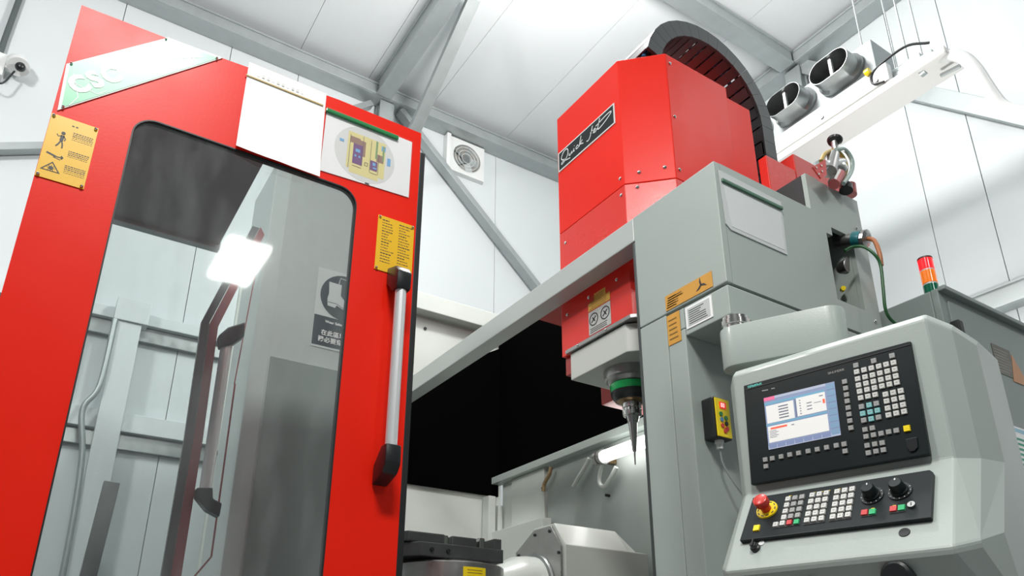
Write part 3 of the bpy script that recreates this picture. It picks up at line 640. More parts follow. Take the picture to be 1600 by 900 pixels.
tt = MB(); quadp(tt, [z5(148, 327), z5(182, 321), z5(182, 326), z5(148, 332)], N_, .0002, .0004); quadp(tt, [z5(200, 315), z5(220, 311), z5(220, 316), z5(200, 320)], N_, .0002, .0004); tt.build('panel_mark', KEYG, con)
# keys
kproto = {}
def key(pos, m_, U=U_, W=W_, N=N_, s=.0142, sw=None, h=.0045, kind='key'):
    kk = (m_.name, tuple(N), s, sw)
    if kk not in kproto:
        sw_ = sw or s; mb = MB(); q = [V(()) if 0 else (U*a*s/2+W*b*sw_/2) for a, b in ((-1, -1), (1, -1), (1, 1), (-1, 1))]
        top = [p*.9+N*h for p in q]; mb.add([p-N*.001 for p in q]+top, [(0, 3, 2, 1), (4, 5, 6, 7), (0, 1, 5, 4), (1, 2, 6, 5), (2, 3, 7, 6), (3, 0, 4, 7)])
        me = bpy.data.meshes.new(kind); me.from_pydata(mb.v, [], mb.f)
        # small dark print mark on the cap
        me.materials.append(m_); me.materials.append(KEYI)
        b0 = len(mb.v); vs = [U*a*s*.2+W*(b*sw_*.07)+N*(h+.0002) for a, b in ((-1, -1), (1, -1), (1, 1), (-1, 1))]
        mb.add(vs, [(0, 1, 2, 3)]); me.clear_geometry(); me.from_pydata(mb.v, [], mb.f); me.polygons[6].material_index = 1 if m_ in (KEYW, KEYG, KEYT) else 0
        kproto[kk] = me
    o = bpy.data.objects.new(kind, kproto[kk]); COL.objects.link(o); o.parent = con; o.location = pos-ORIG[con.name]
def lerp(a, b, t): return (a[0]+(b[0]-a[0])*t, a[1]+(b[1]-a[1])*t)
for r, (l, rr_) in enumerate((((686, 222), (895, 170)), ((692, 262), (902, 208)), ((697, 298), (908, 246)), ((703, 333), (914, 283)))):
    for c_ in range(6): key(z5(*lerp(l, rr_, c_/5)), KEYW)
for q in ((709, 370), (750, 361), (791, 352)): key(z5(*q), KEYW)
for q in ((682, 186), (783, 160), (887, 131)): key(z5(*q), KEYG)
for r, (l, rr_) in enumerate((((850, 350), (936, 330)), ((856, 388), (942, 369)), ((862, 428), (949, 409)), ((867, 467), (955, 447)))):
    for c_ in range(3): key(z5(*lerp(l, rr_, c_/2)), KEYW)
for q, k_ in (((714, 420), 0), ((757, 411), 1), ((798, 402), 0), ((721, 459), 1), ((763, 450), 1), ((804, 441), 1), ((727, 497), 0), ((769, 489), 1), ((810, 480), 0)): key(z5(*q), KEYT if k_ else KEYG)
for q in ((734, 550), (775, 541), (740, 589), (782, 580), (825, 572), (868, 563), (911, 555), (746, 640), (789, 632), (831, 625), (753, 682), (796, 673), (838, 665),
          (618, 278), (624, 315), (629, 352), (633, 388), (638, 426), (643, 463), (648, 500), (654, 540),
          (168, 720), (208, 713), (258, 703), (307, 692), (357, 683), (411, 672), (463, 662), (516, 651), (571, 640), (615, 632), (172, 758), (621, 672)): key(z5(*q), KEYG, s=.0135)
key(z5(971, 543), YELB, s=.0165, kind='yellow_key')
cvp = MB(); quadp(cvp, [z5(965, 606), z5(1028, 592), z5(1034, 650), z5(1015, 672), z5(990, 676), z5(972, 655)], N_, 0, .004); cvp.build('port_cover', BLACKP, con, bevel=.001)
cvp = MB(); quadp(cvp, [z5(60, 318), z5(988, 62), z5(990, 68), z5(62, 324)], N_, 0, .0012); cvp.build('panel_edge_line', BLACK, con)

# lower sloping key panel
W2 = V((-.082, .522, .849)).normalized(); U2 = V((.9799, .1994, 0)); U2 = (U2-W2*U2.dot(W2)).normalized(); N2 = U2.cross(W2)
if N2.y > 0: N2 = -N2
C2 = cp(0, .0795, -.285)
# sit the plate on the sloped housing face
f0, f1 = cp(0, 0, -.172), cp(0, .155, -.405); W2 = (f0-f1).normalized(); U2 = cu_.copy(); N2 = U2.cross(W2)
if N2.y > 0: N2 = -N2
z6 = lambda x, y: (1100+x/4, 700+y/4)
PF2 = f0+N2*.0142
def on2(x, y): return onpanel(*z6(x, y), O=PF2, N=N2)
corn = [on2(305, 310), on2(1410, 135), on2(1432, 150), on2(1418, 432), on2(222, 578)]
MB().prism([p-N2*.014 for p in corn], N2*.0138).build('machine_control_panel', PANELK, con, bevel=.002, label='black sloping machine key panel')
def grid(l0, r0, l1, r1, nc, nr, fm):
    for r in range(nr):
        l, q = lerp(l0, l1, r/(nr-1)), lerp(r0, r1, r/(nr-1))
        for c_ in range(nc): key(on2(*lerp(l, q, c_/(nc-1))), fm(r, c_), U2, W2, N2, s=.0145, sw=.0165)
grid((528, 322), (615, 309), (502, 437), (588, 424), 3, 4, lambda r, c_: KEYG if c_ else KEYW)
for q, m_ in (((450, 482), KEYW), ((492, 474), KEYW), ((535, 469), KEYR), ((580, 465), KEYN)): key(on2(*q), m_, U2, W2, N2, s=.0145, sw=.0165)
grid((679, 298), (767, 285), (645, 455), (736, 443), 3, 5, lambda r, c_: KEYW)
grid((835, 276), (928, 260), (807, 434), (902, 421), 3, 5, lambda r, c_: KEYW)
for q, m_ in (((1005, 407), KEYR), ((1055, 402), KEYN), ((1185, 384), KEYR), ((1237, 377), KEYN)): key(on2(*q), m_, U2, W2, N2, s=.0165, sw=.018)
for (q0, q1, q2, q3) in (((430, 496), (600, 472), (600, 480), (430, 506)), ((622, 474), (755, 456), (755, 464), (622, 484)), ((782, 452), (918, 434), (918, 442), (782, 462)), ((982, 424), (1078, 412), (1078, 420), (982, 434)), ((1160, 402), (1258, 390), (1258, 398), (1160, 412))):
    MB().prism([on2(*q)+N2*.0 for q in (q0, q1, q2, q3)], N2*.001).build('key_frame', BLACK, con)
tk = MB()
for q in ((540, 300), (690, 279), (735, 273), (780, 266), (845, 256), (912, 362), (1055, 378), (1190, 360), (1245, 355)):
    c_ = on2(*q); tk.obox(c_+N2*.0005, U2, W2, N2, .008, .0018, .0006)
tk.build('tick_mark', YELB, con)
for q, nm in (((1051, 300), 1), ((1226, 272), 2)):
    c_ = on2(*q)
    dl = MB().lathe(c_, N2, [(0, .029), (.003, .0285)], 32).build('dial_plate', BLACKP, con)
    MB().lathe(c_, N2, [(.003, .021), (.008, .021), (.010, .0185), (.030, .0165), (.033, .014)], 32).build('override_dial', PANELK, con, smooth=True, label='black rotary override dial')
    dm = MB()
    for k in range(9):
        a_ = radians(-200+k*28); dm.obox(c_+N2*.0034+(U2*cos(a_)+W2*sin(a_))*.0255, U2, W2, N2, .002, .002, .0008)
    dm.obox(c_+N2*.0335+W2*.010, U2, W2, N2, .003, .006, .0012); dm.build('dial_mark', WHITEP, con)
c_ = on2(395, 388)
MB().lathe(c_, N2, [(0, .031), (.004, .030)], 40).build('emergency_stop_collar', YELB, con, label='yellow emergency stop collar')
eg = MB()
for k in range(10):
    a_ = 2*pi*k/10; eg.obox(c_+N2*.0045+(U2*cos(a_)+W2*sin(a_))*.025, (U2*cos(a_)+W2*sin(a_)), (W2*cos(a_)-U2*sin(a_)), N2, .003, .008, .0006)
eg.build('collar_print', INK, con)
MB().lathe(c_, N2, [(.004, .014), (.022, .014), (.024, .0195), (.038, .0215), (.044, .020), (.047, .014)], 40).build('emergency_stop_button', REDB, con, smooth=True, label='red mushroom emergency stop button')
key(on2(330, 503), YELB, U2, W2, N2, s=.0185, sw=.021, h=.004, kind='yellow_key')
c_ = on2(1300, 360); MB().lathe(c_, N2, [(0, .0095), (.006, .009)], 20).build('key_switch', STEEL, con); MB().obox(c_+N2*.0065, U2, W2, N2, .0015, .009, .001).build('key_slot', BLACK, con)
on2h = lambda x, y: onpanel(*z6(x, y), O=f0, N=N2)
c_ = on2h(325, 630); MB().lathe(c_, N2, [(0, .013), (.008, .013), (.01, .010), (.02, .009)], 24).build('selector_knob', BLACKP, con, smooth=True); MB().obox(c_+N2*.02+W2*.004, U2, W2, N2, .005, .022, .008).build('knob_grip', BLACKP, con, bevel=.001)
c_ = on2h(362, 597); MB().lathe(c_, N2, [(0, .009), (.003, .008)], 20).build('white_cap', WHITEP, con)
c_ = on2h(1253, 528); MB().lathe(c_, N2, [(0, .0135), (.002, .0125)], 28).build('hole_plug', BLACKP, con)
# black hand-wheel grips under the lip
g1 = cp(.155, .10, -.455); MB().lathe(g1, cb_, [(-.05, .03), (0, .034), (.05, .034), (.055, .028)], 28).build('handwheel_grip', BLACKP, con, smooth=True)
g1 = cp(-.055, .10, -.46); MB().obox(g1+zz*.005, cu_, zz, cb_, .035, .03, .08).build('clip_grip', BLACKP, con, bevel=.008)

# pendant remote on the column side
rc = thing('remote_pendant', 'small black and yellow remote pendant hung on the grey column side', 'remote', (-1.745, 1.95, 1.59))
def rp(x, y, X): return V(onx(x, y, X))
px0 = -1.760
MB().box((px0, 1.925, 1.585), (px0+.055, 2.005, 1.735)).build('case', BLACKP, rc, bevel=.006)
rf = MB().box((px0+.0555, 1.930, 1.590), (px0+.060, 2.000, 1.730)).build('yellow_face', YELB, rc, bevel=.002, label='yellow face plate')
fx = px0+.0604
MB().box((fx, 1.950, 1.693), (fx+.002, 1.98, 1.717)).build('display', mat('red_display', (.75, .03, .02), .3, emit=.5), rf)
dg = MB()
for yy in (1.958, 1.968):
    c0 = V((fx+.0022, yy, 1.705)); dg.ring(sq(c0, .0032, 16, hv=.007), sq(c0, .0018, 16, hv=.0052), (.0004, 0, 0))
dg.build('digit', mat('digit_white', (1, .7, .7), .4, emit=1), rf)
for (yy, z_, m_) in ((1.952, 1.672, GRN), (1.975, 1.660, GRN), (1.954, 1.652, BLUEI), (1.975, 1.640, BLACKP), (1.955, 1.630, KEYR), (1.976, 1.622, KEYR), (1.966, 1.612, KEYR)):
    MB().lathe((fx, yy, z_), (1, 0, 0), [(0, .009), (.003, .0085)], 6).build('button', m_, rf)
MB().lathe((px0+.03, 1.965, 1.585), (0, 0, -1), [(0, .016), (.01, .016), (.012, .012), (.03, .011)], 16).build('cable_gland', WHITEP, rc, smooth=True)
MB().tube([(px0+.03, 1.965, 1.56), (px0+.03, 1.975, 1.50), (-1.715, 2.02, 1.42), (-1.70, 2.10, 1.33), (-1.70, 2.20, 1.27)], .0035, 8).build('lead', GALV, rc, smooth=True)
MB().tube([(-1.745, 2.10, 1.95), (-1.745, 2.13, 1.6), (-1.73, 2.16, 1.4), (-1.72, 2.22, 1.25)], .0035, 8).build('thin_cable', GALV, smooth=True, label='thin pale cable running down beside the remote pendant', cat='cable')

# ================================================================ CONTROL CABINET
cab = thing('control_cabinet', 'tall grey electrical control cabinet at the right edge', 'cabinet', (-1.9, 3.6, 0))
MB().box((-2.45, 3.0, .02), (-1.43, 4.6, 2.34)).build('cabinet_body', GREYD, cab, bevel=.006)
fr = MB().box((-1.43, 3.0, .02), (-1.40, 4.6, 2.34)).build('front_frame', GREYD, cab, bevel=.004)
MB().box((-1.425, 3.055, .05), (-1.392, 3.70, 2.295)).build('cabinet_door', GREYD, cab, bevel=.006)
MB().box((-1.425, 3.712, .05), (-1.392, 4.5, 2.30)).build('cabinet_door', GREYD, cab, bevel=.006)
MB().box((-1.4, 3.0, 2.325), (-1.37, 4.6, 2.345)).build('drip_edge', GREYD, cab, bevel=.004)
for z_ in (2.14, 1.50): MB().box((-1.392, 3.02, z_-.045), (-1.355, 3.055, z_+.045)).build('hinge', BLACKP, cab, bevel=.005)
lx = -1.3915
pl = MB().prism([(lx, 3.335, 2.035), (lx, 3.49, 2.035), (lx, 3.49, 2.17), (lx, 3.335, 2.17)], (.0015, 0, 0)).build('data_plate', mat('bronze_plate', (.10, .085, .065), .35, metal=.4, var=.3, vscale=30), cab, label='dark bronze data plate')
MB().prism([(lx, 3.46, 2.02), (lx, 3.60, 2.02), (lx, 3.50, 2.155)], (.0025, 0, 0)).build('warning_triangle', mat('copper_orange', (.55, .25, .10), .4, var=.2, vscale=40), cab, label='orange triangular warning label')
tx = MB()
for k in range(8): tx.box((lx+.0016, 3.345, 2.05+k*.014), (lx+.002, 3.44+random.random()*.03, 2.053+k*.014))
tx.build('fine_print', mat('pale_print', (.35, .33, .3), .5), pl)
pl = MB().prism([(lx, 3.325, 1.61), (lx, 3.62, 1.61), (lx, 3.62, 1.80), (lx, 3.325, 1.80)], (.0015, 0, 0)).build('chart_label', WHITE, cab, label='white chart label with green bars')
tx = MB(); ty = MB()
for k in range(6): tx.box((lx+.0016, 3.355, 1.63+k*.022), (lx+.0022, 3.6, 1.64+k*.022))
ty.box((lx+.0016, 3.335, 1.775), (lx+.0021, 3.61, 1.792)); ty.box((lx+.0016, 3.335, 1.612), (lx+.0021, 3.61, 1.622))
tx.build('green_bar', mat('bar_green', (.05, .35, .22), .5), pl); ty.build('blue_band', mat('band_blue', (.35, .60, .75), .5), pl)
# signal tower
st = thing('signal_tower', 'red, amber and green signal tower on the cabinet top', 'signal lamp', (-1.455, 3.06, 2.34))
sx, sy = -1.447, 3.05
def lensm(name, col, e):
    return mat(name, col, .12, emit=e, coat=.5)
MB().lathe((sx, sy, 2.342), (0, 0, 1), [(0, .030), (.045, .030)], 28).build('green_lens', lensm('lens_green', (.0, .13, .07), .05), st, smooth=True)
MB().lathe((sx, sy, 2.387), (0, 0, 1), [(0, .028), (.008, .028)], 28).build('spacer', WHITEP, st)
MB().lathe((sx, sy, 2.395), (0, 0, 1), [(0, .030), (.058, .030)], 28).build('amber_lens', lensm('lens_amber', (.75, .16, .01), .5), st, smooth=True)
MB().lathe((sx, sy, 2.453), (0, 0, 1), [(0, .028), (.008, .028)], 28).build('spacer', WHITEP, st)
MB().lathe((sx, sy, 2.461), (0, 0, 1), [(0, .030), (.050, .030)], 28).build('red_lens', lensm('lens_red', (.85, .015, .02), 1.1), st, smooth=True)
MB().lathe((sx, sy, 2.511), (0, 0, 1), [(0, .031), (.008, .030), (.011, .024)], 28).build('cap', mat('dark_red_cap', (.08, .015, .015), .4), st, smooth=True)

# ================================================================ RED SLIDING DOOR
dr = thing('sliding_door', 'large red sliding machine door with window and aluminium handle at left', 'door', (XD-.02, .38, .02))
Y0, Y1, Z1 = -.148, .906, 2.60
def rrect(y0, y1, z0, z1, r, X, n=8, skew=0):
    pts = []
    for (cy_, cz_, a0) in ((y1-r, z1-r, 0), (y0+r, z1-r, 90), (y0+r, z0+r, 180), (y1-r, z0+r, 270)):
        for k in range(n): a_ = radians(a0+90*k/(n-1)); pts.append(V((X, cy_+r*cos(a_), cz_+r*sin(a_))))
    return pts
inn = rrect(.040, .697, .35, 2.275, .06, XD)
def outer_for(n=8):
    pts = []
    for (c0, c1, c2) in (((Y1, 2.2), (Y1, Z1), (.6, Z1)), ((.1, 2.57), (Y0, 2.565), (Y0, 2.2)), ((Y0, .4), (Y0, .05), (.1, .05)), ((.6, .05), (Y1, .05), (Y1, .4))):
        for k in range(n):
            t_ = k/(n-1)
            q = lerp(c0, c1, t_*2) if t_ < .5 else lerp(c1, c2, t_*2-1)
            if k == n//2: q = c1
            pts.append(V((XD, q[0], q[1])))
    return pts
MB().ring(outer_for(), inn, (-.022, 0, 0)).build('door_frame', RED, dr, bevel=.0)
MB().ring(rrect(.040, .697, .35, 2.275, .06, XD+.001), rrect(.044, .693, .354, 2.271, .056, XD+.001), (-.024, 0, 0)).build('window_gasket', BLACK, dr)
MB().prism(rrect(.042, .695, .352, 2.273, .058, XD-.0045), (-.006, 0, 0)).build('window_pane', GLASS, dr)
MB().box((XD-.05, Y1+.001, .05), (XD-.004, Y1+.022, 2.525)).build('edge_seal', BLACK, dr, bevel=.003)
# handle
hn = MB().cyl((XD+.066, .838, 1.40), (XD+.066, .838, 1.955), .0175, seg=28).build('handle', ALU, dr, smooth=True, label='satin aluminium bar handle')
def hend(z, s_):
    mb = MB()
    prf = [(0.0, z-s_*.005, .030), (.030, z+s_*.028, .025), (.060, z+s_*.035, .023), (.085, z+s_*.018, .022), (.088, z-s_*.03, .021)]
    # swept block from door face out to the bar
    pts = [V((XD+.0005, .838, z+s_*.075)), V((XD+.0005, .838, z+s_*.018)), V((XD+.050, .838, z-s_*.03)), V((XD+.088, .838, z-s_*.03)), V((XD+.090, .838, z+s_*.028)), V((XD+.070, .838, z+s_*.052))]
    mb.prism([p-V((0, .024, 0)) for p in pts], (0, .048, 0)); return mb.build('handle_bracket', BLACKP, hn, bevel=.007, smooth=True)
hend(1.955, 1); hend(1.40, -1)
# CSC plaque
X = XD+.0008
cp_ = [(X, -.145, 2.352), (X, .078, 2.570), (X, .232, 2.576), (X, -.137, 2.200)]
pq = MB().prism(cp_, (.003, 0, 0)).build('logo_plaque', WHITEP, dr, label='green and white plaque lettered CSC')
def gradm():
    ma = mat('plaque_green', (.1, .5, .3), .30, coat=.1); nt = ma.node_tree; b = nt.nodes['Principled BSDF']
    tc = nt.nodes.new('ShaderNodeTexCoord'); sx_ = nt.nodes.new('ShaderNodeSeparateXYZ'); r = nt.nodes.new('ShaderNodeMapRange')
    r.inputs['From Min'].default_value = -.06; r.inputs['From Max'].default_value = .20
    mx = nt.nodes.new('ShaderNodeMix'); mx.data_type = 'RGBA'; mx.inputs[6].default_value = (.20, .62, .36, 1); mx.inputs[7].default_value = (.80, .88, .83, 1)
    nt.links.new(tc.outputs['Object'], sx_.inputs[0]); nt.links.new(sx_.outputs['Y'], r.inputs['Value']); nt.links.new(r.outputs[0], mx.inputs[0]); nt.links.new(mx.outputs[2], b.inputs['Base Color'])
    return ma
cen_ = sum((V(p) for p in cp_), V())/4
MB().prism([cen_+(V(p)-cen_)*.95+V((.0031, 0, 0)) for p in cp_], (.0008, 0, 0)).build('plaque_field', gradm(), pq)
dU = (V(cp_[2])-V(cp_[3])).normalized(); dV = V((1, 0, 0)).cross(dU)
text('plaque_lettering', 'CSC', onx(149, 125, X+.0045), dU, dV, .068, mat('plaque_white', (.92, .95, .93), .4), pq, bold=.0035, spacing=1.22, depth=.0004)
for p in cp_: screw(cen_+(V(p)-cen_)*.93+V((.0035, 0, 0)), (1, 0, 0), dr, .0035)
# faint line pattern on the plaque (circuit-like strokes)
lw = MB()
for (u0, v0, u1, v1) in ((-.125, 2.33, -.10, 2.26), (-.10, 2.26, -.115, 2.225), (-.12, 2.30, -.06, 2.29), (-.06, 2.29, -.04, 2.31), (.06, 2.54, .10, 2.50), (.10, 2.50, .18, 2.55), (.12, 2.56, .16, 2.52)):
    stroke(lw, [(X+.0045, u0, v0), (X+.0045, u1, v1)], .0018, (1, 0, 0))
lw.build('plaque_line', MATS['plaque_white'], pq)

# yellow safety plate
def yplate(y0, y1, z0, z1, lab):
    o = MB().prism([(X, y0, z0), (X, y1, z0), (X, y1, z1), (X, y0, z1)], (.002, 0, 0)).build('warning_plate', YEL, dr, label=lab)
    for yy in (y0+.006, y1-.006):
        for z_ in (z0+.006, z1-.006): screw((X+.002, yy, z_), (1, 0, 0), dr, .0042)
    return o
yp = yplate(-.147, -.037, 1.992, 2.187, 'yellow safety plate with worker, wrench and triangle symbols')
TX = X+.0024
MB_ = MB(); yq = lambda a, b: V((TX, -.147+.110*a, 1.992+.195*b))
# symbols in plate coordinates (a right, b up)
head = circ(yq(.33, .745), .0048, 14); MB_.prism(head, (.0004, 0, 0))
for L_, wd in (([(.33, .71), (.32, .62)], .0085), ([(.31, .70), (.24, .68), (.21, .71)], .0026), ([(.35, .70), (.40, .66), (.38, .63)], .0026), ([(.315, .62), (.28, .56), (.24, .52)], .0036), ([(.335, .62), (.365, .56), (.37, .51)], .0036)):
    stroke(MB_, [yq(*q) for q in L_], wd, (1, 0, 0))
stroke(MB_, [yq(.10, .39), yq(.30, .36)], .005, (1, 0, 0)); stroke(MB_, [yq(.30, .36), yq(.43, .365)], .003, (1, 0, 0)); stroke(MB_, [yq(.40, .39), yq(.44, .37), yq(.41, .34)], .0035, (1, 0, 0)); stroke(MB_, [yq(.25, .345), yq(.40, .325)], .002, (1, 0, 0))
tri = [yq(.06, .12), yq(.46, .12), yq(.27, .27)]; tc_ = (tri[0]+tri[1]+tri[2])/3
MB_.ring(tri, [tc_+(p-tc_)*.80 for p in tri], (.0003, 0, 0)); MB_.prism(circ(tc_, .0055, 10), (.0003, 0, 0))
for k in range(8):
    a_ = k*pi/4; stroke(MB_, [tc_, tc_+V((0, cos(a_), sin(a_)))*.0095], .0012, (1, 0, 0))
MB_.build('safety_symbol', INK, yp)
tx = MB()
for blk, (b0, nn_) in enumerate(((.80, 5), (.50, 4), (.27, 5))):
    for k in range(nn_):
        x_ = .52
        while x_ < .93:
            l_ = .02+.04*random.random(); stroke(tx, [yq(x_, b0-k*.028), yq(min(x_+l_, .95), b0-k*.028)], .0022 if k < 3 else .0010, (1, 0, 0)); x_ += l_+.012
for x_ in (.46, .54): stroke(tx, [yq(x_, .90), yq(x_+.05, .90)], .0035, (1, 0, 0))
tx.build('fine_print', INK, yp)
yp2 = yplate(.771, .899, 2.014, 2.214, 'yellow instruction plate with two columns of fine print above the handle')
tx = MB(); yr = lambda a, b: V((TX, .771+.128*a, 2.014+.200*b))
for k in range(17):
    for x0_ in (.12, .58):
        x_ = x0_; w0 = x0_+.14+.18*random.random()
        if k == 16 and x0_ < .5: continue
        while x_ < w0: l_ = .02+.05*random.random(); stroke(tx, [yr(x_, .93-k*.051), yr(x_+l_, .93-k*.051)], .0024 if k % 4 else .0034, (1, 0, 0)); x_ += l_+.014
tx.build('fine_print', INK, yp2)

# papers on the door
def sheet(name, grid_pts, th, m_, parent=None, **kw):
    """grid_pts[i][j] rows -> solid thin sheet"""
    r, c = len(grid_pts), len(grid_pts[0]); mb = MB(); vs = [V(p) for row in grid_pts for p in row]
    nn_ = r*c; vs2 = [p+V((th, 0, 0)) for p in vs]; f = []
    for i in range(r-1):
        for j in range(c-1): a_ = i*c+j; f += [(a_, a_+1, a_+c+1, a_+c), (a_+nn_, a_+c+nn_, a_+c+1+nn_, a_+1+nn_)]
    per = [j for j in range(c)]+[i*c+c-1 for i in range(1, r)]+[(r-1)*c+j for j in range(c-2, -1, -1)]+[i*c for i in range(r-2, 0, -1)]
    for k in range(len(per)): a_, b = per[k], per[(k+1) % len(per)]; f.append((a_, b, b+nn_, a_+nn_))
    mb.add(vs+vs2, f); return mb.build(name, m_, parent, smooth=True, **kw)
gp = []
for i in range(9):
    v_ = i/8; row = []
    for j in range(7):
        u_ = j/6; yy = .309+.25*u_+.004*v_*u_; z_ = 2.602+.0*u_-.325*v_-.012*v_*(0 if u_ < .5 else (u_-.5)*2)+.012*v_*v_*sin(pi*u_)*-1
        row.append((XD+.003+.010*v_*v_+.012*(v_**3)*sin(2.5*u_), yy, z_))
    gp.append(row)
np_ = thing('hanging_notice', 'blank white notice sheet hung at the top of the red door', 'paper', (XD, .43, 2.27))
sheet('paper_sheet', gp, .0006, WHITE, np_)
MB().box((XD+.005, .305, 2.5445), (XD+.0075, .552, 2.5485)).build('gold_rule', mat('gold_rule', (.55, .40, .14), .4), np_)
hm = MB()
for k in range(10): hm.box((XD+.0052, .338+.0155*k, 2.560), (XD+.0056, .346+.0155*k, 2.5615+.009*(k % 3 > 0)))
hm.build('faint_heading', mat('pale_heading', (.72, .73, .71), .5), np_)
MB().box((XD+.001, .307, 2.590), (XD+.004, .556, 2.604)).build('top_tape', VINYL, np_)

pz = thing('pouch_with_drawing', 'clear pouch with green slide bar and round coloured machine drawing', 'pouch', (XD, .72, 2.3))
PX = XD+.001
MB().prism([(PX, .566, 2.548), (PX, .872, 2.545), (PX, .872, 2.318), (PX, .566, 2.302)], (.002, 0, 0)).build('sheet', WHITE, pz)
MB().box((PX+.002, .562, 2.527), (PX+.012, .818, 2.541)).build('slide_bar', GRN, pz, bevel=.003)
# circular print
PC = V((PX+.0022, .708, 2.420))
dsc = MB().prism(circ(PC, .105, 40), (.0003, 0, 0)).build('print_circle', mat('print_pale', (.74, .75, .74), .5), pz)
def pr(name, rects, col):
    mb = MB(); k = pr.k; pr.k += 1
    for (a0, b0, a1, b1) in rects: mb.box((PC.x+.0004+k*.00012, PC.y+a0, PC.z+b0), (PC.x+.0006+k*.00012, PC.y+a1, PC.z+b1))
    return mb.build(name, mat('prt_'+name, col, .5), pz)
pr.k = 0
pr('yellow_print', [(-.062, -.07, .070, .072), (-.05, -.085, .05, -.07)], (.78, .70, .33))
pr('brown_print', [(-.055, .03, -.02, .055), (-.02, -.01, -.0, .05), (.04, -.01, .065, .02)], (.35, .22, .18))
pr('purple_print', [(-.042, -.048, -.010, .030), (.020, -.050, .045, -.012)], (.20, .10, .25))
pr('blue_print', [(-.034, .0, -.018, .012), (-.036, -.02, -.030, -.012), (-.022, -.02, -.016, -.012), (.028, -.030, .038, -.018), (.03, -.042, .042, -.036), (.078, -.01, .09, .02), (.055, .04, .07, .06), (-.09, .02, -.075, .03)], (.20, .45, .75))
pr('green_print', [(.035, -.0, .042, .07), (.06, .0, .066, .06)], (.25, .38, .2))
pr('line_print', [(-.055, -.072, -.0535, .06), (.0, -.03, .012, -.0285), (0, -.042, .012, -.0405), (0, -.042, .0015, -.03), (.0105, -.042, .012, -.03), (-.01, -.05, -.0085, .07), (.018, -.06, .0195, .065), (.047, -.06, .0485, .02), (.02, -.062, .045, -.0605), (-.042, -.058, -.01, -.0565)], (.12, .12, .12))
MB().box((PX+.0023, .716, 2.303+.008), (PX+.0028, .73, 2.316)).build('footer_print', INK, pz)
MB().prism([(PX+.004, .561, 2.552), (PX+.004, .876, 2.549), (PX+.004, .876, 2.314), (PX+.004, .561, 2.298)], (.0005, 0, 0)).build('vinyl_sleeve', VINYL, pz)

# ================================================================ BEHIND THE WINDOW
RC = mat('roof_cover_grey', (.21, .185, .19), .45, var=.08)
rcv = thing('enclosure_roof', 'dark grey roof cover seen through the top of the door window', 'machine cover', (-2.5, .2, 2.4))
MB().box((-2.82, -.13, 2.40), (-2.10, .435, 2.43)).build('roof_panel', RC, rcv, bevel=.004)
MB().box((-2.84, -.13, 2.385), (-2.80, .44, 2.44)).build('edge_trim', GALV, rcv, bevel=.004)
MB().box((-2.82, -.13, 2.43), (-2.78, .435, 2.9)).build('rear_riser', RC, rcv)
for yy in (-.10, .40): MB().box((-2.815, yy, .02), (-2.79, yy+.02, 2.384)).build('corner_post', GREY, rcv) if yy < 0 else None
# grey cabinet with boot poster
gc = thing('tool_magazine_cabinet', 'pale grey tool cabinet with boot poster seen through the door window', 'cabinet', (-3.2, .85, .02))
MB().prism([(-2.93, .64, .02), (-2.90, .70, .02), (-2.90, 1.10, .02), (-3.3, 1.10, .02), (-3.3, .64, .02)], (0, 0, 2.96)).build('cabinet_body', mat('cabinet_pale', (.50, .55, .54), .4, coat=.1), gc, bevel=.006)
MB().box((-2.905, .71, .02), (-2.893, 1.09, 2.03)).build('lower_door', GREYD, gc, bevel=.004)
ps = thing('boot_poster', 'poster with white boots in a dark circle on the grey cabinet behind glass', 'poster', (-2.89, .95, 2.13))
PXp = -2.8925+.0
q0 = (.866, 1.075); z0_, z1_ = 2.115, 2.49
MB().box((-2.8995, q0[0], z0_), (-2.8975, q0[1]+.02, z1_)).build('poster_sheet', mat('poster_white', (.62, .66, .66), .4), ps)
PXs = -2.8974
mb = MB(); mb.prism(circ((PXs, .992, 2.37), .108, 40), (.0006, 0, 0)); mb.build('dark_circle', mat('poster_dark', (.035, .05, .06), .45), ps)
MB().box((PXs, .868, 2.125), (PXs+.0005, 1.093, 2.263)).build('caption_band', MATS['poster_dark'], ps)
q6 = lambda L_, X_=PXs+.0008: [onx(480+a_/6, 400+b/6, X_) for a_, b in L_]
bt = MB(); bt.prism(q6([(208,240),(325,275),(315,375),(360,440),(378,505),(330,502),(275,465),(262,488),(190,462),(190,395),(205,350)]), (.0006, 0, 0))
stroke(bt, q6([(298,268),(315,210),(430,255),(425,330),(400,370),(420,420)]), .0035, (1, 0, 0))
bt.build('boot_symbol', MATS['poster_white'], ps)
sl = MB(); stroke(sl, q6([(195,428),(275,450),(325,488),(370,500)], PXs+.0016), .0028, (1, 0, 0)); sl.build('sole_line', MATS['poster_dark'], ps)
for w6, pos, sz in (('在此區域', (128, 712), .027), ('務必要穿', (98, 770), .027), ('Wear Safety Shoes', (170, 612), .0165)):
    text('caption', w6, q6([pos])[0], (0, 1, 0), (0, 0, 1), sz, WHITE, ps, depth=.0004, align='LEFT', bold=.0004)
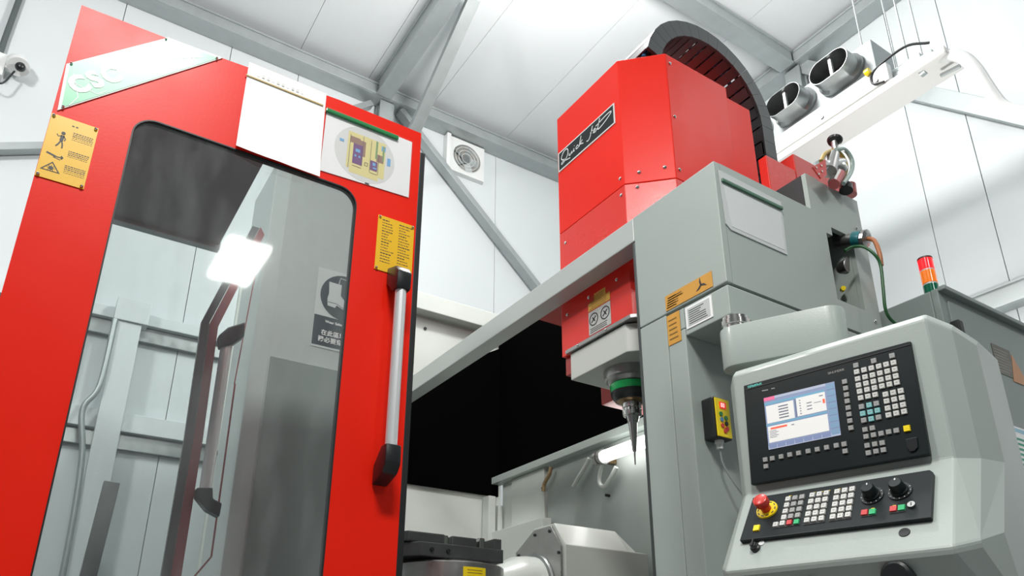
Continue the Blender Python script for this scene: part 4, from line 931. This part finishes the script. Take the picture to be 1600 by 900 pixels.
# inner door leaf
idr = thing('inner_door', 'second door with red-pink frame and bar handle seen through the window', 'door', (-2.72, .52, .02))
XI = -2.86
fr_o = [onx(404, 360, XI), onx(326, 508, XI), onx(300, 690, XI), onx(264, 905, XI), onx(252, 1000, XI)]
fr_i = [onx(410, 372, XI), onx(338, 515, XI), onx(314, 690, XI), onx(280, 905, XI), onx(268, 1000, XI)]
mb = MB()
for k in range(4): mb.prism([fr_o[k], fr_i[k], fr_i[k+1], fr_o[k+1]], (.03, 0, 0))
mb.build('door_frame', PINK, idr)
fo2 = [V(p)-V((0, .002, 0)) for p in fr_o]; fo3 = [V(p)-V((0, .030, 0)) for p in fr_o]
mb = MB()
for k in range(4): mb.prism([fo3[k], fo2[k], fo2[k+1], fo3[k+1]], (.02, 0, 0))
mb.build('edge_strip', mat('edge_strip_grey', (.16, .18, .18), .45), idr)
r_i = [onx(367, 600, XI), onx(348, 740, XI), onx(330, 870, XI), onx(300, 905, XI)]
mb = MB()
for p, q in zip(r_i[:-1], r_i[1:]): mb.bar(p, q, .006, .006)
mb.build('frame_edge', PINK, idr)
mb = MB(); mb.bar(onx(408, 380, XI), onx(366, 600, XI), .004, .004); mb.build('frame_edge', PINK, idr)
MB().cyl(onx(354, 540, XI+.06), onx(320, 770, XI+.06), .021, seg=20).build('handle', ALU, idr, smooth=True)
for (qs) in (((338, 530), (352, 518), (378, 510), (377, 532), (358, 545), (340, 548)), ((303, 766), (328, 766), (328, 783), (342, 790), (338, 811), (318, 800), (302, 780))):
    MB().prism([V(onx(a_, b_, XI+.04)) for a_, b_ in qs], (.05, 0, 0)).build('handle_bracket', BLACKP, idr, bevel=.006)

# ================================================================ INSIDE THE MACHINE, BOTTOM
# rotary table
rt_ = thing('rotary_table', 'white octagonal rotary table housing inside the machine', 'rotary table', (-3.3, 2.5, 1.0))
A = [(-3.0, 2.235, 1.437), (-3.0, 2.235, .7), (-3.42, 2.235, .7)]
oct_ = [(-3.0, 1.0), (-3.0, 1.437), (-3.09, 1.555), (-3.26, 1.555), (-3.44, 1.46), (-3.44, 1.0)]
RW = mat('rotary_white', (.62, .66, .62), .28, coat=.3, bump=.06)
yfr, ybk = 2.245, 2.78
# body tapers at the far end (clipped top corner)
front = [V((x_, yfr, z_)) for x_, z_ in oct_]; mid = [V((x_, 2.64, z_)) for x_, z_ in oct_]; back = [V((x_, ybk, min(z_, 1.45))) for x_, z_ in oct_]
mb = MB(); n = 6; loops = [front, mid, back]
mb.add([p for l in loops for p in l], [(i*n+j, i*n+(j+1) % n, (i+1)*n+(j+1) % n, (i+1)*n+j) for i in range(2) for j in range(n)]+[tuple(range(n-1, -1, -1)), tuple(2*n+j for j in range(n))])
mb.build('housing', RW, rt_, bevel=.006)
pln = [(-3.02, 1.0), (-3.02, 1.43), (-3.10, 1.54), (-3.25, 1.54), (-3.42, 1.45), (-3.42, 1.0)]
MB().prism([(x_, yfr-.002, z_) for x_, z_ in pln], (0, -.012, 0)).build('face_plate', STEELM, rt_, bevel=.002, label='machined steel octagonal face plate')
for x_, z_ in ((-3.035, 1.40), (-3.035, 1.28), (-3.11, 1.515), (-3.24, 1.515), (-3.39, 1.43)): MB().cyl((x_, yfr-.014, z_), (x_, yfr-.02, z_), .008, seg=12).build('bolt', BLACKP, rt_)
MB().lathe((-3.26, yfr-.013, 1.24), (0, -1, 0), [(0, .185), (.012, .18), (.014, .165)], 48).build('hub_ring', GALVD, rt_, smooth=True)
MB().lathe((-3.26, yfr-.025, 1.24), (0, -1, 0), [(0, .165), (.05, .165), (.12, .155), (.20, .115), (.24, .10), (.245, .02)], 48).build('hub_cover', RW, rt_, smooth=True)
# fixture plates
fx_ = thing('workholding_fixture', 'dark steel clamping fixture on a round pallet inside the machine', 'fixture', (-3.15, 1.65, 1.1))
MB().prism([(-3.0, 1.47, 1.315), (-3.0, 1.89, 1.315), (-3.35, 1.89, 1.315), (-3.45, 1.30, 1.315), (-3.22, 1.28, 1.315)], (0, 0, .062)).build('base_plate', DARKG, fx_, bevel=.005)
MB().prism([(-3.03, 1.42, 1.378), (-3.03, 1.60, 1.378), (-3.25, 1.62, 1.378), (-3.25, 1.30, 1.378)], (0, 0, .045)).build('clamp_jaw', DARKG, fx_, bevel=.006)
MB().prism([(-3.04, 1.64, 1.378), (-3.04, 1.77, 1.378), (-3.2, 1.77, 1.378), (-3.2, 1.66, 1.378)], (0, 0, .045)).build('clamp_jaw', DARKG, fx_, bevel=.006)
MB().box((-3.1, 1.845, 1.378), (-3.01, 1.885, 1.425)).build('end_stop', DARKG, fx_, bevel=.003)
MB().box((-3.14, 1.79, 1.378), (-3.05, 1.82, 1.43)).build('chrome_jaw', STEEL, fx_, bevel=.004)
MB().box((-3.12, 1.605, 1.378), (-3.06, 1.635, 1.425)).build('chrome_jaw', STEEL, fx_, bevel=.004)
MB().lathe((-3.2, 1.70, 1.165), (0, 0, 1), [(0, .27), (.13, .27), (.136, .262)], 48).build('pallet', STEELM, fx_, smooth=True)
MB().lathe((-3.2, 1.70, 1.302), (0, 0, 1), [(0, .21), (.012, .21)], 32).build('spacer_ring', DARKG, fx_)
for y_ in (1.52, 1.60): MB().cyl((-2.998, y_, 1.345), (-2.99, y_, 1.345), .009, seg=12).build('bolt_hole', BLACK, fx_)
d_ = V((cos(radians(3)), sin(radians(3)), 0)); cc = V((-3.2, 1.70, 1.235))
for k in range(3):
    pass
ylb = MB()
def onpal(ang, z, r=.2715): return V((-3.2+r*cos(radians(ang)), 1.70+r*sin(radians(ang)), z))
ag = [-12+4*k for k in range(7)]
lo = [onpal(a_, 1.215) for a_ in ag]; hi = [onpal(a_, 1.275) for a_ in ag]
mb = MB(); mb.add(lo+hi, [(i, i+1, i+8, i+7) for i in range(6)]); mb.build('yellow_label', YELB, fx_, label='small yellow label')
tx = MB()
for z_ in (1.235, 1.25, 1.262): stroke(tx, [onpal(a_, z_, .2722) for a_ in ag[1:6]], .003, (1, 0, 0))
tx.build('fine_print', INKS, fx_)
for k in range(7):
    an = 30+6.5*(k % 4); p = onpal(an, 1.20+.032*(k//4), .272); MB().lathe(p, p-V((-3.2, 1.70, p.z)), [(0, .014), (.012, .014), (.018, .007)], 12).build('chrome_bolt', STEEL, fx_)
MB().box((-3.45, 1.3, .02), (-2.95, 1.95, 1.16)).build('table_base', DARKG, fx_, bevel=.01)
MB().box((-3.44, 2.245, .02), (-3.0, 2.78, .998)).build('pedestal', RW, rt_)
# dark hose bundle at the machine's right inner side
MB().tube([(-2.72, 2.80, 1.62), (-2.70, 2.8, 1.5), (-2.74, 2.8, 1.35), (-2.7, 2.8, 1.1)], .04, 12).build('black_hose', BLACK, smooth=True, label='black hose bundle right of the white rotary table', cat='hose')
